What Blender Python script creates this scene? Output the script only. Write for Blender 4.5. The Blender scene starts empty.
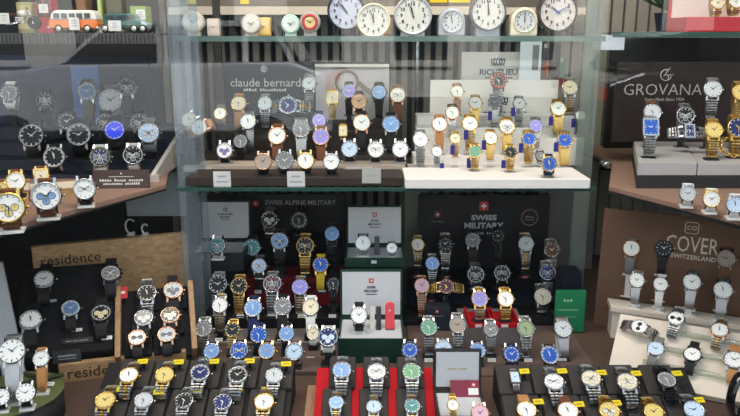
import bpy, bmesh, math, random
from mathutils import Matrix, Vector
random.seed(7)
SC = bpy.context.scene
COL = SC.collection
PI = math.pi
R_ = math.radians

# ------------------------------------------------------------------ camera
CAM = Vector((0, 0, 1.45))
PITCH = R_(13.5)
FPX = 711.0
FWD = Vector((0, math.cos(PITCH), -math.sin(PITCH)))
UPV = Vector((0, math.sin(PITCH), math.cos(PITCH)))
RGT = Vector((1, 0, 0))
cd = bpy.data.cameras.new('camera')
cd.sensor_width = 36.0
cd.lens = 36.0 * FPX / 740.0
cd.clip_start = 0.02
cam = bpy.data.objects.new('camera', cd)
cam.location = CAM
cam.rotation_euler = (PI / 2 - PITCH, 0, 0)
COL.objects.link(cam)
SC.camera = cam
vs = SC.view_settings
vs.view_transform = 'Standard'; vs.look = 'None'; vs.gamma = 1.0
vs.use_curve_mapping = False
vs.exposure = -0.38

def ray(px, py):
    return FWD + RGT * ((px - 370) / FPX) - UPV * ((py - 208) / FPX)
def WY(px, py, Y):
    d = ray(px, py); return CAM + d * (Y / d.y)
def WZ(px, py, z):
    d = ray(px, py); return CAM + d * ((z - CAM.z) / d.z)
def WP(px, py, p0, n):
    d = ray(px, py); return CAM + d * ((p0 - CAM).dot(n) / d.dot(n))
def axd(P):
    return (P - CAM).dot(FWD)

# ------------------------------------------------------------------ materials
MATS = {}
def mat(name, col, rough=0.5, metal=0.0, coat=0.0, noise=0.0, nscale=60.0, bump=0.0, bscale=400.0, spec=None, stretch=None):
    if name in MATS: return MATS[name]
    m = bpy.data.materials.new(name); m.use_nodes = True
    nt = m.node_tree; b = nt.nodes['Principled BSDF']
    c4 = (col[0], col[1], col[2], 1)
    b.inputs['Base Color'].default_value = c4
    b.inputs['Roughness'].default_value = rough
    b.inputs['Metallic'].default_value = metal
    if coat: b.inputs['Coat Weight'].default_value = coat; b.inputs['Coat Roughness'].default_value = 0.03
    if spec is None and rough >= .5 and metal == 0: spec = .18
    if spec is not None: b.inputs['Specular IOR Level'].default_value = spec
    tc = nt.nodes.new('ShaderNodeTexCoord')
    src = tc.outputs['Object']
    if stretch:
        mp = nt.nodes.new('ShaderNodeMapping'); mp.inputs['Scale'].default_value = stretch
        nt.links.new(src, mp.inputs['Vector']); src = mp.outputs['Vector']
    nz = nt.nodes.new('ShaderNodeTexNoise'); nz.inputs['Scale'].default_value = nscale
    nz.inputs['Detail'].default_value = 4
    nt.links.new(src, nz.inputs['Vector'])
    n = noise if noise else 0.06
    mx = nt.nodes.new('ShaderNodeMix'); mx.data_type = 'RGBA'
    mx.inputs[6].default_value = tuple(max(0, v * (1 - n)) for v in col) + (1,)
    mx.inputs[7].default_value = tuple(min(1, v * (1 + n)) for v in col) + (1,)
    nt.links.new(nz.outputs['Fac'], mx.inputs[0]); nt.links.new(mx.outputs[2], b.inputs['Base Color'])
    if bump:
        n2 = nt.nodes.new('ShaderNodeTexNoise'); n2.inputs['Scale'].default_value = bscale
        nt.links.new(tc.outputs['Object'], n2.inputs['Vector'])
        bp = nt.nodes.new('ShaderNodeBump'); bp.inputs['Strength'].default_value = bump; bp.inputs['Distance'].default_value = 0.001
        nt.links.new(n2.outputs['Fac'], bp.inputs['Height']); nt.links.new(bp.outputs['Normal'], b.inputs['Normal'])
    MATS[name] = m
    return m
def wood(name, c1, c2, axis_stretch=(2, 30, 30), scale=6.0, rough=0.5):
    if name in MATS: return MATS[name]
    m = bpy.data.materials.new(name); m.use_nodes = True
    nt = m.node_tree; b = nt.nodes['Principled BSDF']; b.inputs['Roughness'].default_value = rough
    tc = nt.nodes.new('ShaderNodeTexCoord'); mp = nt.nodes.new('ShaderNodeMapping')
    mp.inputs['Scale'].default_value = axis_stretch
    nz = nt.nodes.new('ShaderNodeTexNoise'); nz.inputs['Scale'].default_value = scale; nz.inputs['Detail'].default_value = 6
    nz.inputs['Distortion'].default_value = 0.6
    cr = nt.nodes.new('ShaderNodeValToRGB')
    cr.color_ramp.elements[0].position = 0.3; cr.color_ramp.elements[0].color = c1 + (1,)
    cr.color_ramp.elements[1].position = 0.7; cr.color_ramp.elements[1].color = c2 + (1,)
    nt.links.new(tc.outputs['Object'], mp.inputs['Vector']); nt.links.new(mp.outputs['Vector'], nz.inputs['Vector'])
    nt.links.new(nz.outputs['Fac'], cr.inputs['Fac']); nt.links.new(cr.outputs['Color'], b.inputs['Base Color'])
    MATS[name] = m; return m
def glass(name, tint, refl=1.0, rough=0.02, ior=1.5, body=0.0, bodycol=(1, 1, 1)):
    """clear sheet: transparent body with a Fresnel reflection"""
    if name in MATS: return MATS[name]
    m = bpy.data.materials.new(name); m.use_nodes = True
    nt = m.node_tree; nt.nodes.clear()
    out = nt.nodes.new('ShaderNodeOutputMaterial')
    tr = nt.nodes.new('ShaderNodeBsdfTransparent'); tr.inputs['Color'].default_value = tint + (1,)
    gl = nt.nodes.new('ShaderNodeBsdfGlossy'); gl.inputs['Roughness'].default_value = rough
    fr = nt.nodes.new('ShaderNodeFresnel')
    ge = nt.nodes.new('ShaderNodeNewGeometry'); mi = nt.nodes.new('ShaderNodeMix'); mi.data_type = 'FLOAT'
    mi.inputs[2].default_value = ior; mi.inputs[3].default_value = 1 / ior      # same reflectance on both faces of the sheet
    nt.links.new(ge.outputs['Backfacing'], mi.inputs[0]); nt.links.new(mi.outputs[0], fr.inputs['IOR'])
    ml = nt.nodes.new('ShaderNodeMath'); ml.operation = 'MULTIPLY'; ml.inputs[1].default_value = refl; ml.use_clamp = True
    mx = nt.nodes.new('ShaderNodeMixShader')
    nt.links.new(fr.outputs['Fac'], ml.inputs[0]); nt.links.new(ml.outputs[0], mx.inputs['Fac'])
    first = tr.outputs['BSDF']
    if body:
        df = nt.nodes.new('ShaderNodeBsdfDiffuse'); df.inputs['Color'].default_value = bodycol + (1,)
        m2 = nt.nodes.new('ShaderNodeMixShader'); m2.inputs['Fac'].default_value = body
        nt.links.new(tr.outputs['BSDF'], m2.inputs[1]); nt.links.new(df.outputs['BSDF'], m2.inputs[2])
        first = m2.outputs['Shader']
    nt.links.new(first, mx.inputs[1]); nt.links.new(gl.outputs['BSDF'], mx.inputs[2])
    nt.links.new(mx.outputs['Shader'], out.inputs['Surface'])
    MATS[name] = m; return m

METAL = {'steel': (.50, .50, .51), 'gold': (.78, .53, .18), 'rose-gold': (.74, .45, .30), 'black': (.02, .02, .022), 'gunmetal': (.10, .10, .11), 'copper': (.8, .45, .28)}
def metal(k):
    if k == 'two-tone': k = 'steel'
    return mat('metal_' + k, METAL[k], 0.19 if k != 'black' else 0.4, 1.0 if k not in ('black',) else 0.3, noise=.05)
DIAL = {'white': (.93, .93, .91), 'silver': (.62, .65, .68), 'black': (.012, .012, .014), 'blue': (.02, .10, .45), 'sky-blue': (.20, .34, .62),
        'navy': (.015, .025, .11), 'green': (.16, .34, .22), 'lime': (.34, .42, .24), 'teal': (.06, .19, .21), 'champagne': (.8, .62, .22), 'cream': (.86, .76, .56), 'grey': (.22, .22, .23),
        'pink': (.82, .5, .62), 'violet': (.30, .25, .62), 'taupe': (.42, .34, .29), 'copper': (.78, .48, .32), 'brown': (.12, .06, .035), 'ice-blue': (.6, .74, .92), 'bright-blue': (.03, .06, .9), 'maroon': (.12, .03, .04)}
DARK = ('black', 'blue', 'navy', 'green', 'teal', 'grey', 'violet', 'brown', 'bright-blue', 'sky-blue', 'maroon')
def dialmat(k):
    if k in DARK and k not in ('black', 'grey', 'brown'):
        return mat('dial_' + k, tuple(min(1, v * 1.0) for v in DIAL[k]), 0.38, 0.55, coat=0.25, noise=.2, nscale=45)
    return mat('dial_' + k, DIAL[k], 0.45, 0.0, coat=0.2, noise=.04, nscale=30, spec=.25)
LEATHER = {'black': (.018, .017, .017), 'brown': (.16, .065, .03), 'tan': (.5, .24, .09), 'grey': (.2, .2, .2), 'navy': (.02, .03, .1), 'white': (.75, .74, .72), 'red': (.5, .02, .03), 'yellow': (.9, .62, .04), 'olive': (.1, .11, .05)}

# ------------------------------------------------------------------ mesh builder
class MB:
    def __init__(self): self.v = []; self.f = []; self.mi = []; self.sm = []
    def add(self, vs, fs, mi=0, smooth=False, M=None):
        o = len(self.v)
        for p in vs:
            p = Vector(p)
            self.v.append(M @ p if M is not None else p)
        for f in fs:
            self.f.append(tuple(i + o for i in f)); self.mi.append(mi); self.sm.append(smooth)
        return self
    def box(self, x0, x1, y0, y1, z0, z1, mi=0, M=None):
        return self.add([(x0, y0, z0), (x1, y0, z0), (x1, y1, z0), (x0, y1, z0), (x0, y0, z1), (x1, y0, z1), (x1, y1, z1), (x0, y1, z1)],
                        [(0, 3, 2, 1), (4, 5, 6, 7), (0, 1, 5, 4), (1, 2, 6, 5), (2, 3, 7, 6), (3, 0, 4, 7)], mi, False, M)
    def hexa(self, b, t, mi=0, M=None):      # two quads, bottom and top
        return self.add(list(b) + list(t), [(0, 3, 2, 1), (4, 5, 6, 7), (0, 1, 5, 4), (1, 2, 6, 5), (2, 3, 7, 6), (3, 0, 4, 7)], mi, False, M)
    def prism(self, poly, z0, z1, mi=0, M=None):
        n = len(poly)
        return self.add([(p[0], p[1], z0) for p in poly] + [(p[0], p[1], z1) for p in poly],
                        [tuple(range(n))[::-1], tuple(range(n, 2 * n))] + [(i, (i + 1) % n, n + (i + 1) % n, n + i) for i in range(n)], mi, False, M)
    def lathe(self, prof, seg=32, mi=0, M=None, smooth=True, caps=True):
        vs = []; fs = []; n = len(prof)
        for i in range(seg):
            a = 2 * PI * i / seg
            for (r, z) in prof: vs.append((r * math.cos(a), r * math.sin(a), z))
        for i in range(seg):
            j = (i + 1) % seg
            for k in range(n - 1): fs.append((i * n + k, j * n + k, j * n + k + 1, i * n + k + 1))
        self.add(vs, fs, mi, smooth, M)
        if caps:
            self.add([vs[i * n] for i in range(seg)], [tuple(range(seg))[::-1]], mi, False, M)
            self.add([vs[i * n + n - 1] for i in range(seg)], [tuple(range(seg))], mi, False, M)
        return self
    def tube(self, pts, r, seg=8, mi=0, M=None, closed=False):
        pts = [Vector(p) for p in pts]; n = len(pts); vs = []; fs = []
        up = None
        for i, p in enumerate(pts):
            if closed: t = pts[(i + 1) % n] - pts[i - 1]
            else: t = pts[min(i + 1, n - 1)] - pts[max(i - 1, 0)]
            t.normalize()
            if up is None:
                up = Vector((0, 0, 1)) if abs(t.z) < .9 else Vector((1, 0, 0))
            s = t.cross(up).normalized(); up = s.cross(t).normalized()
            for k in range(seg):
                a = 2 * PI * k / seg; vs.append(p + s * (r * math.cos(a)) + up * (r * math.sin(a)))
        for i in range(n if closed else n - 1):
            j = (i + 1) % n
            for k in range(seg):
                l = (k + 1) % seg; fs.append((i * seg + k, i * seg + l, j * seg + l, j * seg + k))
        if not closed:
            fs.append(tuple(range(seg))[::-1]); fs.append(tuple(range((n - 1) * seg, n * seg)))
        return self.add(vs, fs, mi, True, M)
    def build(self, name, mats, parent=None, base=None, bevel=0.0):
        """world-space vertices -> one mesh object, relative to base / the parent's place"""
        if not isinstance(mats, (list, tuple)): mats = [mats]
        off = Vector((0, 0, 0))
        if parent is not None: off = WPOS[parent.name]
        elif base is not None: off = Vector(base)
        me = bpy.data.meshes.new(name)
        me.from_pydata([p - off for p in self.v], [], self.f)
        for m in mats: me.materials.append(m)
        me.polygons.foreach_set('material_index', self.mi); me.polygons.foreach_set('use_smooth', self.sm)
        bm = bmesh.new(); bm.from_mesh(me)
        if len(self.v) < 4000: bmesh.ops.remove_doubles(bm, verts=bm.verts, dist=1e-6)
        bmesh.ops.recalc_face_normals(bm, faces=bm.faces); bm.to_mesh(me); bm.free()
        o = bpy.data.objects.new(name, me); COL.objects.link(o)
        if parent is not None: o.parent = parent; WPOS[o.name] = off
        else: o.location = off; WPOS[o.name] = off
        if bevel:
            md = o.modifiers.new('bevel', 'BEVEL'); md.width = bevel; md.segments = 2; md.limit_method = 'ANGLE'
        return o
WPOS = {}
LABELS = {}
def tag(o, label, cat, group=None):
    n = len(label.split())
    if n > 16 or n < 4: print('LABEL LEN', n, label)
    if label in LABELS and not group: print('LABEL DUP', label)
    LABELS[label] = 1
    o['label'] = label; o['category'] = cat
    if group: o['group'] = group
    return o
def thing(name, loc, label, cat, group=None):
    o = bpy.data.objects.new(name, None); COL.objects.link(o); o.location = loc; o.empty_display_size = .02
    WPOS[o.name] = Vector(loc)
    return tag(o, label, cat, group)
def struct(o): o['kind'] = 'structure'; return o

def basis(C, x, y, z):
    M = Matrix.Identity(4)
    for i in range(3): M[i][0] = x[i]; M[i][1] = y[i]; M[i][2] = z[i]; M[i][3] = C[i]
    return M
def orient(C, e, yaw=0, roll=0):
    """local z = face normal, raised e degrees from level, facing the window; local y = up"""
    e = R_(e); x = Vector((1, 0, 0)); y = Vector((0, math.sin(e), math.cos(e))); z = Vector((0, -math.cos(e), math.sin(e)))
    M = Matrix((x, y, z)).transposed()
    M = Matrix.Rotation(R_(yaw), 3, 'Z') @ M @ Matrix.Rotation(R_(roll), 3, 'Z')
    M = M.to_4x4(); M.translation = C
    return M
def spline(pts, n):
    out = []; P = [Vector(p) for p in pts]
    P = [P[0] * 2 - P[1]] + P + [P[-1] * 2 - P[-2]]
    for i in range(1, len(P) - 2):
        for k in range(n):
            t = k / n; a, b, c, d = P[i - 1], P[i], P[i + 1], P[i + 2]
            out.append(.5 * ((2 * b) + (c - a) * t + (2 * a - 5 * b + 4 * c - d) * t * t + (3 * b - a - 3 * c + d) * t ** 3))
    out.append(P[-2]); return out

TEXTC = {}
def text_geo(s, bold=0.0):
    k = (s, bold)
    if k not in TEXTC:
        c = bpy.data.curves.new('t', 'FONT'); c.body = s; c.size = 1; c.offset = bold; c.resolution_u = 2; c.extrude = .01
        o = bpy.data.objects.new('t', c); m = bpy.data.meshes.new_from_object(o)
        vs = [v.co.copy() for v in m.vertices]; fs = [tuple(p.vertices) for p in m.polygons]
        bpy.data.objects.remove(o); bpy.data.curves.remove(c); bpy.data.meshes.remove(m)
        TEXTC[k] = (vs, fs)
    return TEXTC[k]
def text_into(mb, s, width=None, height=None, M=None, cx=0, cy=0, bold=0.0, mi=0, aspect=1.0, depth=.0006):
    """centred lettering in the local xy plane of M; '~' stands for print too small to read: a broken line of strokes"""
    if s.startswith('~'):
        rr = random.Random(len(s)); n = len(s) - 1; w = width / n; h = height or w * 1.1
        for i in range(n):
            if s[i + 1] == ' ': continue
            x = cx - width / 2 + (i + .5) * w
            mb.box(x - w * .34, x + w * .34, cy - h * .5, cy - h * .5 + h * rr.uniform(.55, 1), 0, depth, mi, M)
        return
    vs, fs = text_geo(s, bold)
    x0 = min(v.x for v in vs); x1 = max(v.x for v in vs); y0 = min(v.y for v in vs); y1 = max(v.y for v in vs)
    if width: sx = width / (x1 - x0); sy = height / (y1 - y0) if height else sx * aspect
    else: sy = height / (y1 - y0); sx = sy / aspect
    mb.add([((v.x - (x0 + x1) / 2) * sx + cx, (v.y - (y0 + y1) / 2) * sy + cy, depth if v.z > 0 else 0) for v in vs], fs, mi, False, M)
ORD = ['leftmost', 'second', 'third', 'fourth', 'fifth', 'sixth', 'seventh', 'eighth', 'ninth', 'tenth', 'eleventh', 'twelfth', 'thirteenth']
def ordinal(i, n):
    if n == 1: return 'alone'
    if i == 0: return 'leftmost'
    if i == n - 1: return 'rightmost'
    return ORD[i] + ' from left'
# ------------------------------------------------------------------ wristwatches
LOOPS = {  # strap path (y, z) in case radii, from the upper lug round the back to the lower lug
    'up':   [(1.05, -.2), (1.5, -.62), (1.35, -1.5), (.55, -2.05), (-.55, -2.05), (-1.35, -1.5), (-1.5, -.62), (-1.05, -.2)],
    'hang': [(1.05, -.2), (1.42, -.6), (1.3, -1.3), (.5, -1.8), (-.8, -1.95), (-2.0, -1.8), (-2.75, -1.35), (-2.85, -.85), (-2.4, -.48), (-1.7, -.3), (-1.05, -.2)],
    'long': [(1.05, -.2), (1.42, -.6), (1.3, -1.3), (.5, -1.8), (-1.0, -2.0), (-2.7, -1.9), (-3.5, -1.5), (-3.6, -1.0), (-3.1, -.55), (-2.1, -.32), (-1.05, -.2)],
    'flat': [(1.05, -.2), (1.7, -.34), (2.15, -.66), (2.0, -1.02), (1.3, -1.12), (-1.3, -1.12), (-2.0, -1.02), (-2.15, -.66), (-1.7, -.34), (-1.05, -.2)],
    'drop': [(1.05, -.2), (1.42, -.6), (1.25, -1.2), (.5, -1.6), (-.6, -1.7), (-1.6, -1.5), (-2.15, -1.15), (-2.2, -.75), (-1.8, -.42), (-1.05, -.2)],
    'tuck': [(1.02, -.22), (1.17, -.55), (1.05, -1.1), (.5, -1.4), (-.5, -1.4), (-1.08, -1.1), (-1.28, -.6), (-1.05, -.22)],
}
def mk_hands(mb, R, h, m, z):
    def hand(ang, L, w, zz):
        a = -ang
        M = Matrix.Translation((0, 0, zz)) @ Matrix.Rotation(a, 4, 'Z')
        mb.add([(-w, -.12 * R, 0), (w, -.12 * R, 0), (w * .8, L * .8, 0), (0, L, 0), (-w * .8, L * .8, 0)], [(0, 1, 2, 3, 4)], 0, False, M)
    return hand

class Spec: pass
def prep(px, py, r, case, dial, strap, Y=None, e=28, yaw=0, roll=0, style='up', C=None, **kw):
    s = Spec(); s.__dict__.update(kw)
    s.px, s.py, s.case, s.dial, s.strap, s.e, s.yaw, s.roll, s.style = px, py, case, dial, strap, e, yaw, roll, style
    s.C = C if C is not None else WY(px, py, Y)
    s.R = r * axd(s.C) / FPX
    s.M = orient(s.C, e, yaw, roll)
    R = s.R
    s.loop = spline([(a * R, b * R) for a, b in LOOPS[style]], 5)
    s.th = .10 * R
    lo = None
    ly = Vector((s.M[0][1], s.M[1][1], s.M[2][1])); lz = Vector((s.M[0][2], s.M[1][2], s.M[2][2])); lx = Vector((s.M[0][0], s.M[1][0], s.M[2][0]))
    hw = .62 * R
    for p in s.loop:
        for q in (-hw, hw):
            w = s.C + ly * p.x + lz * p.y + lx * q
            z = w.z - s.th
            if lo is None or z < lo[0]: lo = (z, w)
    s.zlow = lo[0]
    # middle of the lowest run
    acc = [s.C + ly * p.x + lz * p.y for p in s.loop]
    mn = min(a.z for a in acc); near = [a for a in acc if a.z < mn + .12 * R]
    s.low = sum(near, Vector()) / len(near)
    s.lows = (min(a.y for a in near), max(a.y for a in near))
    return s

def loop_fast(pts): return [Vector((p[0], p[1])) for p in pts]

def build_watch(s, label, group='wristwatches on display'):
    R, M = s.R, s.M
    base = Vector((s.low.x, s.low.y, s.zlow))
    root = thing('wristwatch', base, label, 'watch', group)
    cm = metal(s.case)
    sq = getattr(s, 'sq', 0); bez = getattr(s, 'bezel', None); sub = getattr(s, 'sub', 0); big = getattr(s, 'big', 0)
    seg = 32
    # case with lugs
    mb = MB()
    if sq:
        a, b = .82 * R, sq * R
        mb.box(-a, a, -b, b, -.42 * R, -.02 * R, M=M)
    else:
        mb.lathe([(.8 * R, -.45 * R), (.95 * R, -.36 * R), (.98 * R, -.12 * R), (.93 * R, -.04 * R)], seg, 0, M)
    for sx in (-1, 1):
        for sy in (-1, 1):
            x0, x1 = sorted((sx * .46 * R, sx * .66 * R)); y = [sy * .7 * R, sy * 1.2 * R]
            mb.hexa([(x0, y[0], -.34 * R), (x1, y[0], -.34 * R), (x1, y[1], -.42 * R), (x0, y[1], -.42 * R)],
                    [(x0, y[0], -.06 * R), (x1, y[0], -.06 * R), (x1, y[1], -.24 * R), (x0, y[1], -.24 * R)], 0, M)
    case = mb.build('case', cm, root)
    # bezel
    mb = MB()
    if sq:
        a, b = .82 * R, sq * R; a2, b2 = a - .16 * R, b - .16 * R
        o = [(-a, -b), (a, -b), (a, b), (-a, b)]; i = [(-a2, -b2), (a2, -b2), (a2, b2), (-a2, b2)]
        vs = [(x, y, -.02 * R) for x, y in o] + [(x, y, .07 * R) for x, y in o] + [(x, y, .07 * R) for x, y in i] + [(x, y, 0) for x, y in i]
        fs = []
        for k in range(3):
            for j in range(4): fs.append((k * 4 + j, k * 4 + (j + 1) % 4, k * 4 + 4 + (j + 1) % 4, k * 4 + 4 + j))
        mb.add(vs, fs, 0, False, M)
    else:
        bi = .74 if bez else (.84 if not sub else .82)
        if big: bi = .9
        mb.lathe([(.94 * R, -.05 * R), (.97 * R, .0), (.93 * R, .085 * R), ((bi + .03) * R, .1 * R), (bi * R, .03 * R), (bi * R, .0)], seg, 0, M, caps=False)
        if bez:   # pip marks on a dive bezel
            for k in range(12):
                Mk = M @ Matrix.Rotation(-2 * PI * k / 12, 4, 'Z')
                mb.box(-.025 * R, .025 * R, .8 * R, .9 * R, .09 * R, .102 * R, 1, Mk)
    bm_ = cm if not bez else mat('bezel_' + bez, LEATHER.get(bez, DIAL.get(bez, (.02, .02, .02))), .25, .2, coat=.4)
    mb.build('bezel', [bm_, mat('metal_steel', METAL['steel'])], root)
    # dial with its markers
    dk = s.dial; dark = dk in DARK
    mk = metal('steel') if dark else (metal('gold') if s.case in ('gold', 'rose-gold') and not sub else mat('ink', (.03, .03, .05), .5))
    if dark: mk = mat('lume', (.8, .82, .8), .4)
    if dk in ('cream', 'champagne') : mk = mat('ink_brown', (.2, .12, .04), .5)
    mb = MB(); rd = bi if not sq else .66
    if sq:
        mb.box(-.66 * R, .66 * R, -(sq - .16) * R, (sq - .16) * R, 0, .012 * R, 0, M)
    else:
        mb.lathe([(rd * R, -.01 * R), (rd * R, .01 * R)], seg, 0, M)
    for k in range(12):
        a = 2 * PI * k / 12
        w = (.020 * R if k % 3 else .032 * R) * (1.5 if big or dark else 1)
        if sq:
            x, y = math.sin(a), math.cos(a); f = min(.54 / max(abs(x), 1e-6), (sq - .28) / max(abs(y), 1e-6))
            mb.box(x * f * R - w, x * f * R + w, y * f * R - w, y * f * R + w, .012 * R, .02 * R, 1, M)
        else:
            if sub and k in ((3, 6, 9) if sub == 3 else (3, 9)): continue
            Mk = M @ Matrix.Rotation(-a, 4, 'Z')
            L = .13 if not big else .2
            mb.box(-w, w, (rd - .05 - L) * R, (rd - .05) * R, .01 * R, .018 * R, 1, Mk)
    if sub:
        spots = [(.36, 0), (-.36, 0), (0, -.36)] if sub == 3 else [(.36, 0), (-.36, 0)]
        alt = getattr(s, 'subcol', None)
        for (x, y) in spots:
            Mk = M @ Matrix.Translation((x * R, y * R, 0))
            mb.lathe([(.22 * R, .01 * R), (.22 * R, .016 * R)], 16, 2, Mk)
            mb.lathe([(.25 * R, .01 * R), (.25 * R, .02 * R), (.215 * R, .02 * R), (.215 * R, .01 * R)], 16, 1, Mk, caps=False)
            mb.box(-.02 * R, .02 * R, -.02 * R, .17 * R, .018 * R, .022 * R, 1, Mk)
    if getattr(s, 'tick', 0):  # minute ring
        mb.lathe([((rd - .02) * R, .011 * R), ((rd - .02) * R, .016 * R), ((rd - .06) * R, .016 * R), ((rd - .06) * R, .011 * R)], seg, 1, M, caps=False)
    sc = getattr(s, 'subcol', None)
    scm = dialmat(sc) if sc else mat('sub_' + ('dark' if dark else 'light'), (.12, .12, .13) if dark else (.80, .80, .80), .4)
    DIALO = mb.build('dial', [dialmat(dk), mk, scm], root)
    # hands
    hc = mat('ink', (.03, .03, .05), .5) if not dark else mat('lume', (.8, .82, .8), .4)
    if s.case in ('gold', 'rose-gold') and dark: hc = metal('gold')
    t = getattr(s, 'time', None) or random.choice([(10.13, 8), (10.15, 9), (10.12, 7), (11.95, 57), (10.5, 30), (1.8, 48)])
    rr = rd if not sq else .6
    for (nm, ang, L, w, zz) in (('hour_hand', t[0] / 12 * 2 * PI, .44 * rr * R, .040 * R, .03 * R), ('minute_hand', t[1] / 60 * 2 * PI, .68 * rr * R, .030 * R, .045 * R)):
        hb = MB(); Mk = M @ Matrix.Rotation(-ang, 4, 'Z')
        hb.add([(-w, -.12 * R, zz), (w, -.12 * R, zz), (w * .8, L * .8, zz), (0, L, zz), (-w * .8, L * .8, zz),
                (-w, -.12 * R, zz + .008 * R), (w, -.12 * R, zz + .008 * R), (w * .8, L * .8, zz + .008 * R), (0, L, zz + .008 * R), (-w * .8, L * .8, zz + .008 * R)],
               [(4, 3, 2, 1, 0), (5, 6, 7, 8, 9)] + [(i, (i + 1) % 5, 5 + (i + 1) % 5, 5 + i) for i in range(5)], 0, False, M @ Matrix.Rotation(-ang, 4, 'Z'))
        hb.build(nm, hc, DIALO)
    # crown
    mb = MB()
    Mk = M @ Matrix.Translation(((.8 if sq else .96) * R, 0, -.2 * R)) @ Matrix.Rotation(PI / 2, 4, 'Y')
    mb.lathe([(.09 * R, 0), (.09 * R, .05 * R), (.12 * R, .06 * R), (.12 * R, .17 * R), (.1 * R, .19 * R)], 12, 0, Mk)
    if sub:
        for yy in (.42, -.42):
            Mq = M @ Matrix.Rotation(yy * 1.1, 4, 'Z') @ Matrix.Translation((.95 * R, 0, -.2 * R)) @ Matrix.Rotation(PI / 2, 4, 'Y')
            mb.lathe([(.05 * R, 0), (.05 * R, .08 * R), (.09 * R, .08 * R), (.09 * R, .15 * R)], 8, 0, Mq)
    mb.build('crown', cm, case)
    # strap or bracelet
    pts = [Vector((0, p.x, p.y)) for p in s.loop]
    kind, colr = s.strap
    n = len(pts); hw0 = .5 * R
    lens = [0]
    for i in range(1, n): lens.append(lens[-1] + (pts[i] - pts[i - 1]).length)
    L = lens[-1]
    def at(d):
        d = min(max(d, 0), L)
        for i in range(1, n):
            if lens[i] >= d:
                t_ = (d - lens[i - 1]) / max(1e-9, lens[i] - lens[i - 1]); return pts[i - 1].lerp(pts[i], t_)
        return pts[-1]
    mb = MB()
    if kind == 'bracelet':
        cnt = max(14, int(L / (.27 * R))); st = L / cnt
        for i in range(cnt):
            a, b = at(i * st + st * .09), at(i * st + st * .91)
            t_ = (b - a); ln = t_.length; t_.normalize(); nrm = Vector((0, -t_.z, t_.y)); nrm = nrm if True else -nrm
            Mk = M @ basis((a + b) / 2, Vector((1, 0, 0)), t_, Vector((1, 0, 0)).cross(t_))
            k = min(i, cnt - 1 - i) / cnt
            w = R * (.6 - .22 * min(1, k * 2.4))
            h = .09 * R
            for (xa, xb, hh, mi_) in ((-w, -w * .38, h * .9, 0), (w * .38, w, h * .9, 0), (-w * .34, w * .34, h * 1.2, 1)):
                y2 = ln / 2; y3 = ln * .22
                mb.hexa([(xa, -y2, -h), (xb, -y2, -h), (xb, y2, -h), (xa, y2, -h)], [(xa + .03 * R, -y3, hh), (xb - .03 * R, -y3, hh), (xb - .03 * R, y3, hh), (xa + .03 * R, y3, hh)], mi_, Mk)
        lk = lambda k: mat('links_' + k, tuple(v * .72 for v in METAL[k]), .3, 1.0)
        if colr == 'two-tone': mats = [lk('steel'), lk('gold')]
        elif colr == 'black': mats = [mat('bracelet_black', (.03, .03, .032), .3, .8)] * 2
        else: mats = [lk(colr)] * 2
        mb.build('bracelet', mats, root)
    else:
        vs = []; fs = []; N = 34
        for i in range(N + 1):
            p = at(L * i / N); q = at(L * i / N + .02 * R) - at(L * i / N - .02 * R); q.normalize()
            nr = Vector((0, -q.z, q.y)); k = min(i, N - i) / N
            w = R * (.52 - .14 * min(1, k * 2.4)) * (1.05 if kind == 'mesh' else 1.0); h = (.085 if kind == 'strap' else .055) * R
            for (x, zz) in ((-w, -h), (w, -h), (w, h * .6), (w * .8, h), (-w * .8, h), (-w, h * .6)):
                vs.append(p + Vector((x, 0, 0)) + nr * (-zz))
        for i in range(N):
            for k in range(6): fs.append((i * 6 + k, i * 6 + (k + 1) % 6, i * 6 + 6 + (k + 1) % 6, i * 6 + 6 + k))
        fs.append(tuple(range(6))); fs.append(tuple(range(N * 6, N * 6 + 6)))
        mb.add(vs, fs, 0, False, M)
        if kind == 'mesh':
            if colr == 'black': mm = mat('mesh_black', (.03, .03, .03), .4, .8, bump=.6, bscale=1800)
            else: mm = mat('mesh_' + colr, METAL[colr], .33, 1.0, bump=.6, bscale=1800)
            mb.build('mesh_band', mm, root)
        else:
            so_ = mb.build('strap', mat('leather_' + colr, LEATHER[colr], .55, 0, noise=.15, nscale=150, bump=.4, bscale=700), root)
            # buckle at the back of the loop
            c = at(L * .5); kb = MB(); d_ = at(L * .5 + .05 * R) - at(L * .5 - .05 * R); d_.normalize()
            Mk = M @ basis(c, Vector((1, 0, 0)), d_, Vector((1, 0, 0)).cross(d_))
            kb.tube([(-.44 * R, -.14 * R, 0), (.44 * R, -.14 * R, 0), (.44 * R, .14 * R, 0), (-.44 * R, .14 * R, 0)], .05 * R, 6, 0, Mk, closed=True)
            kb.build('buckle', cm, so_)
    return root

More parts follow.
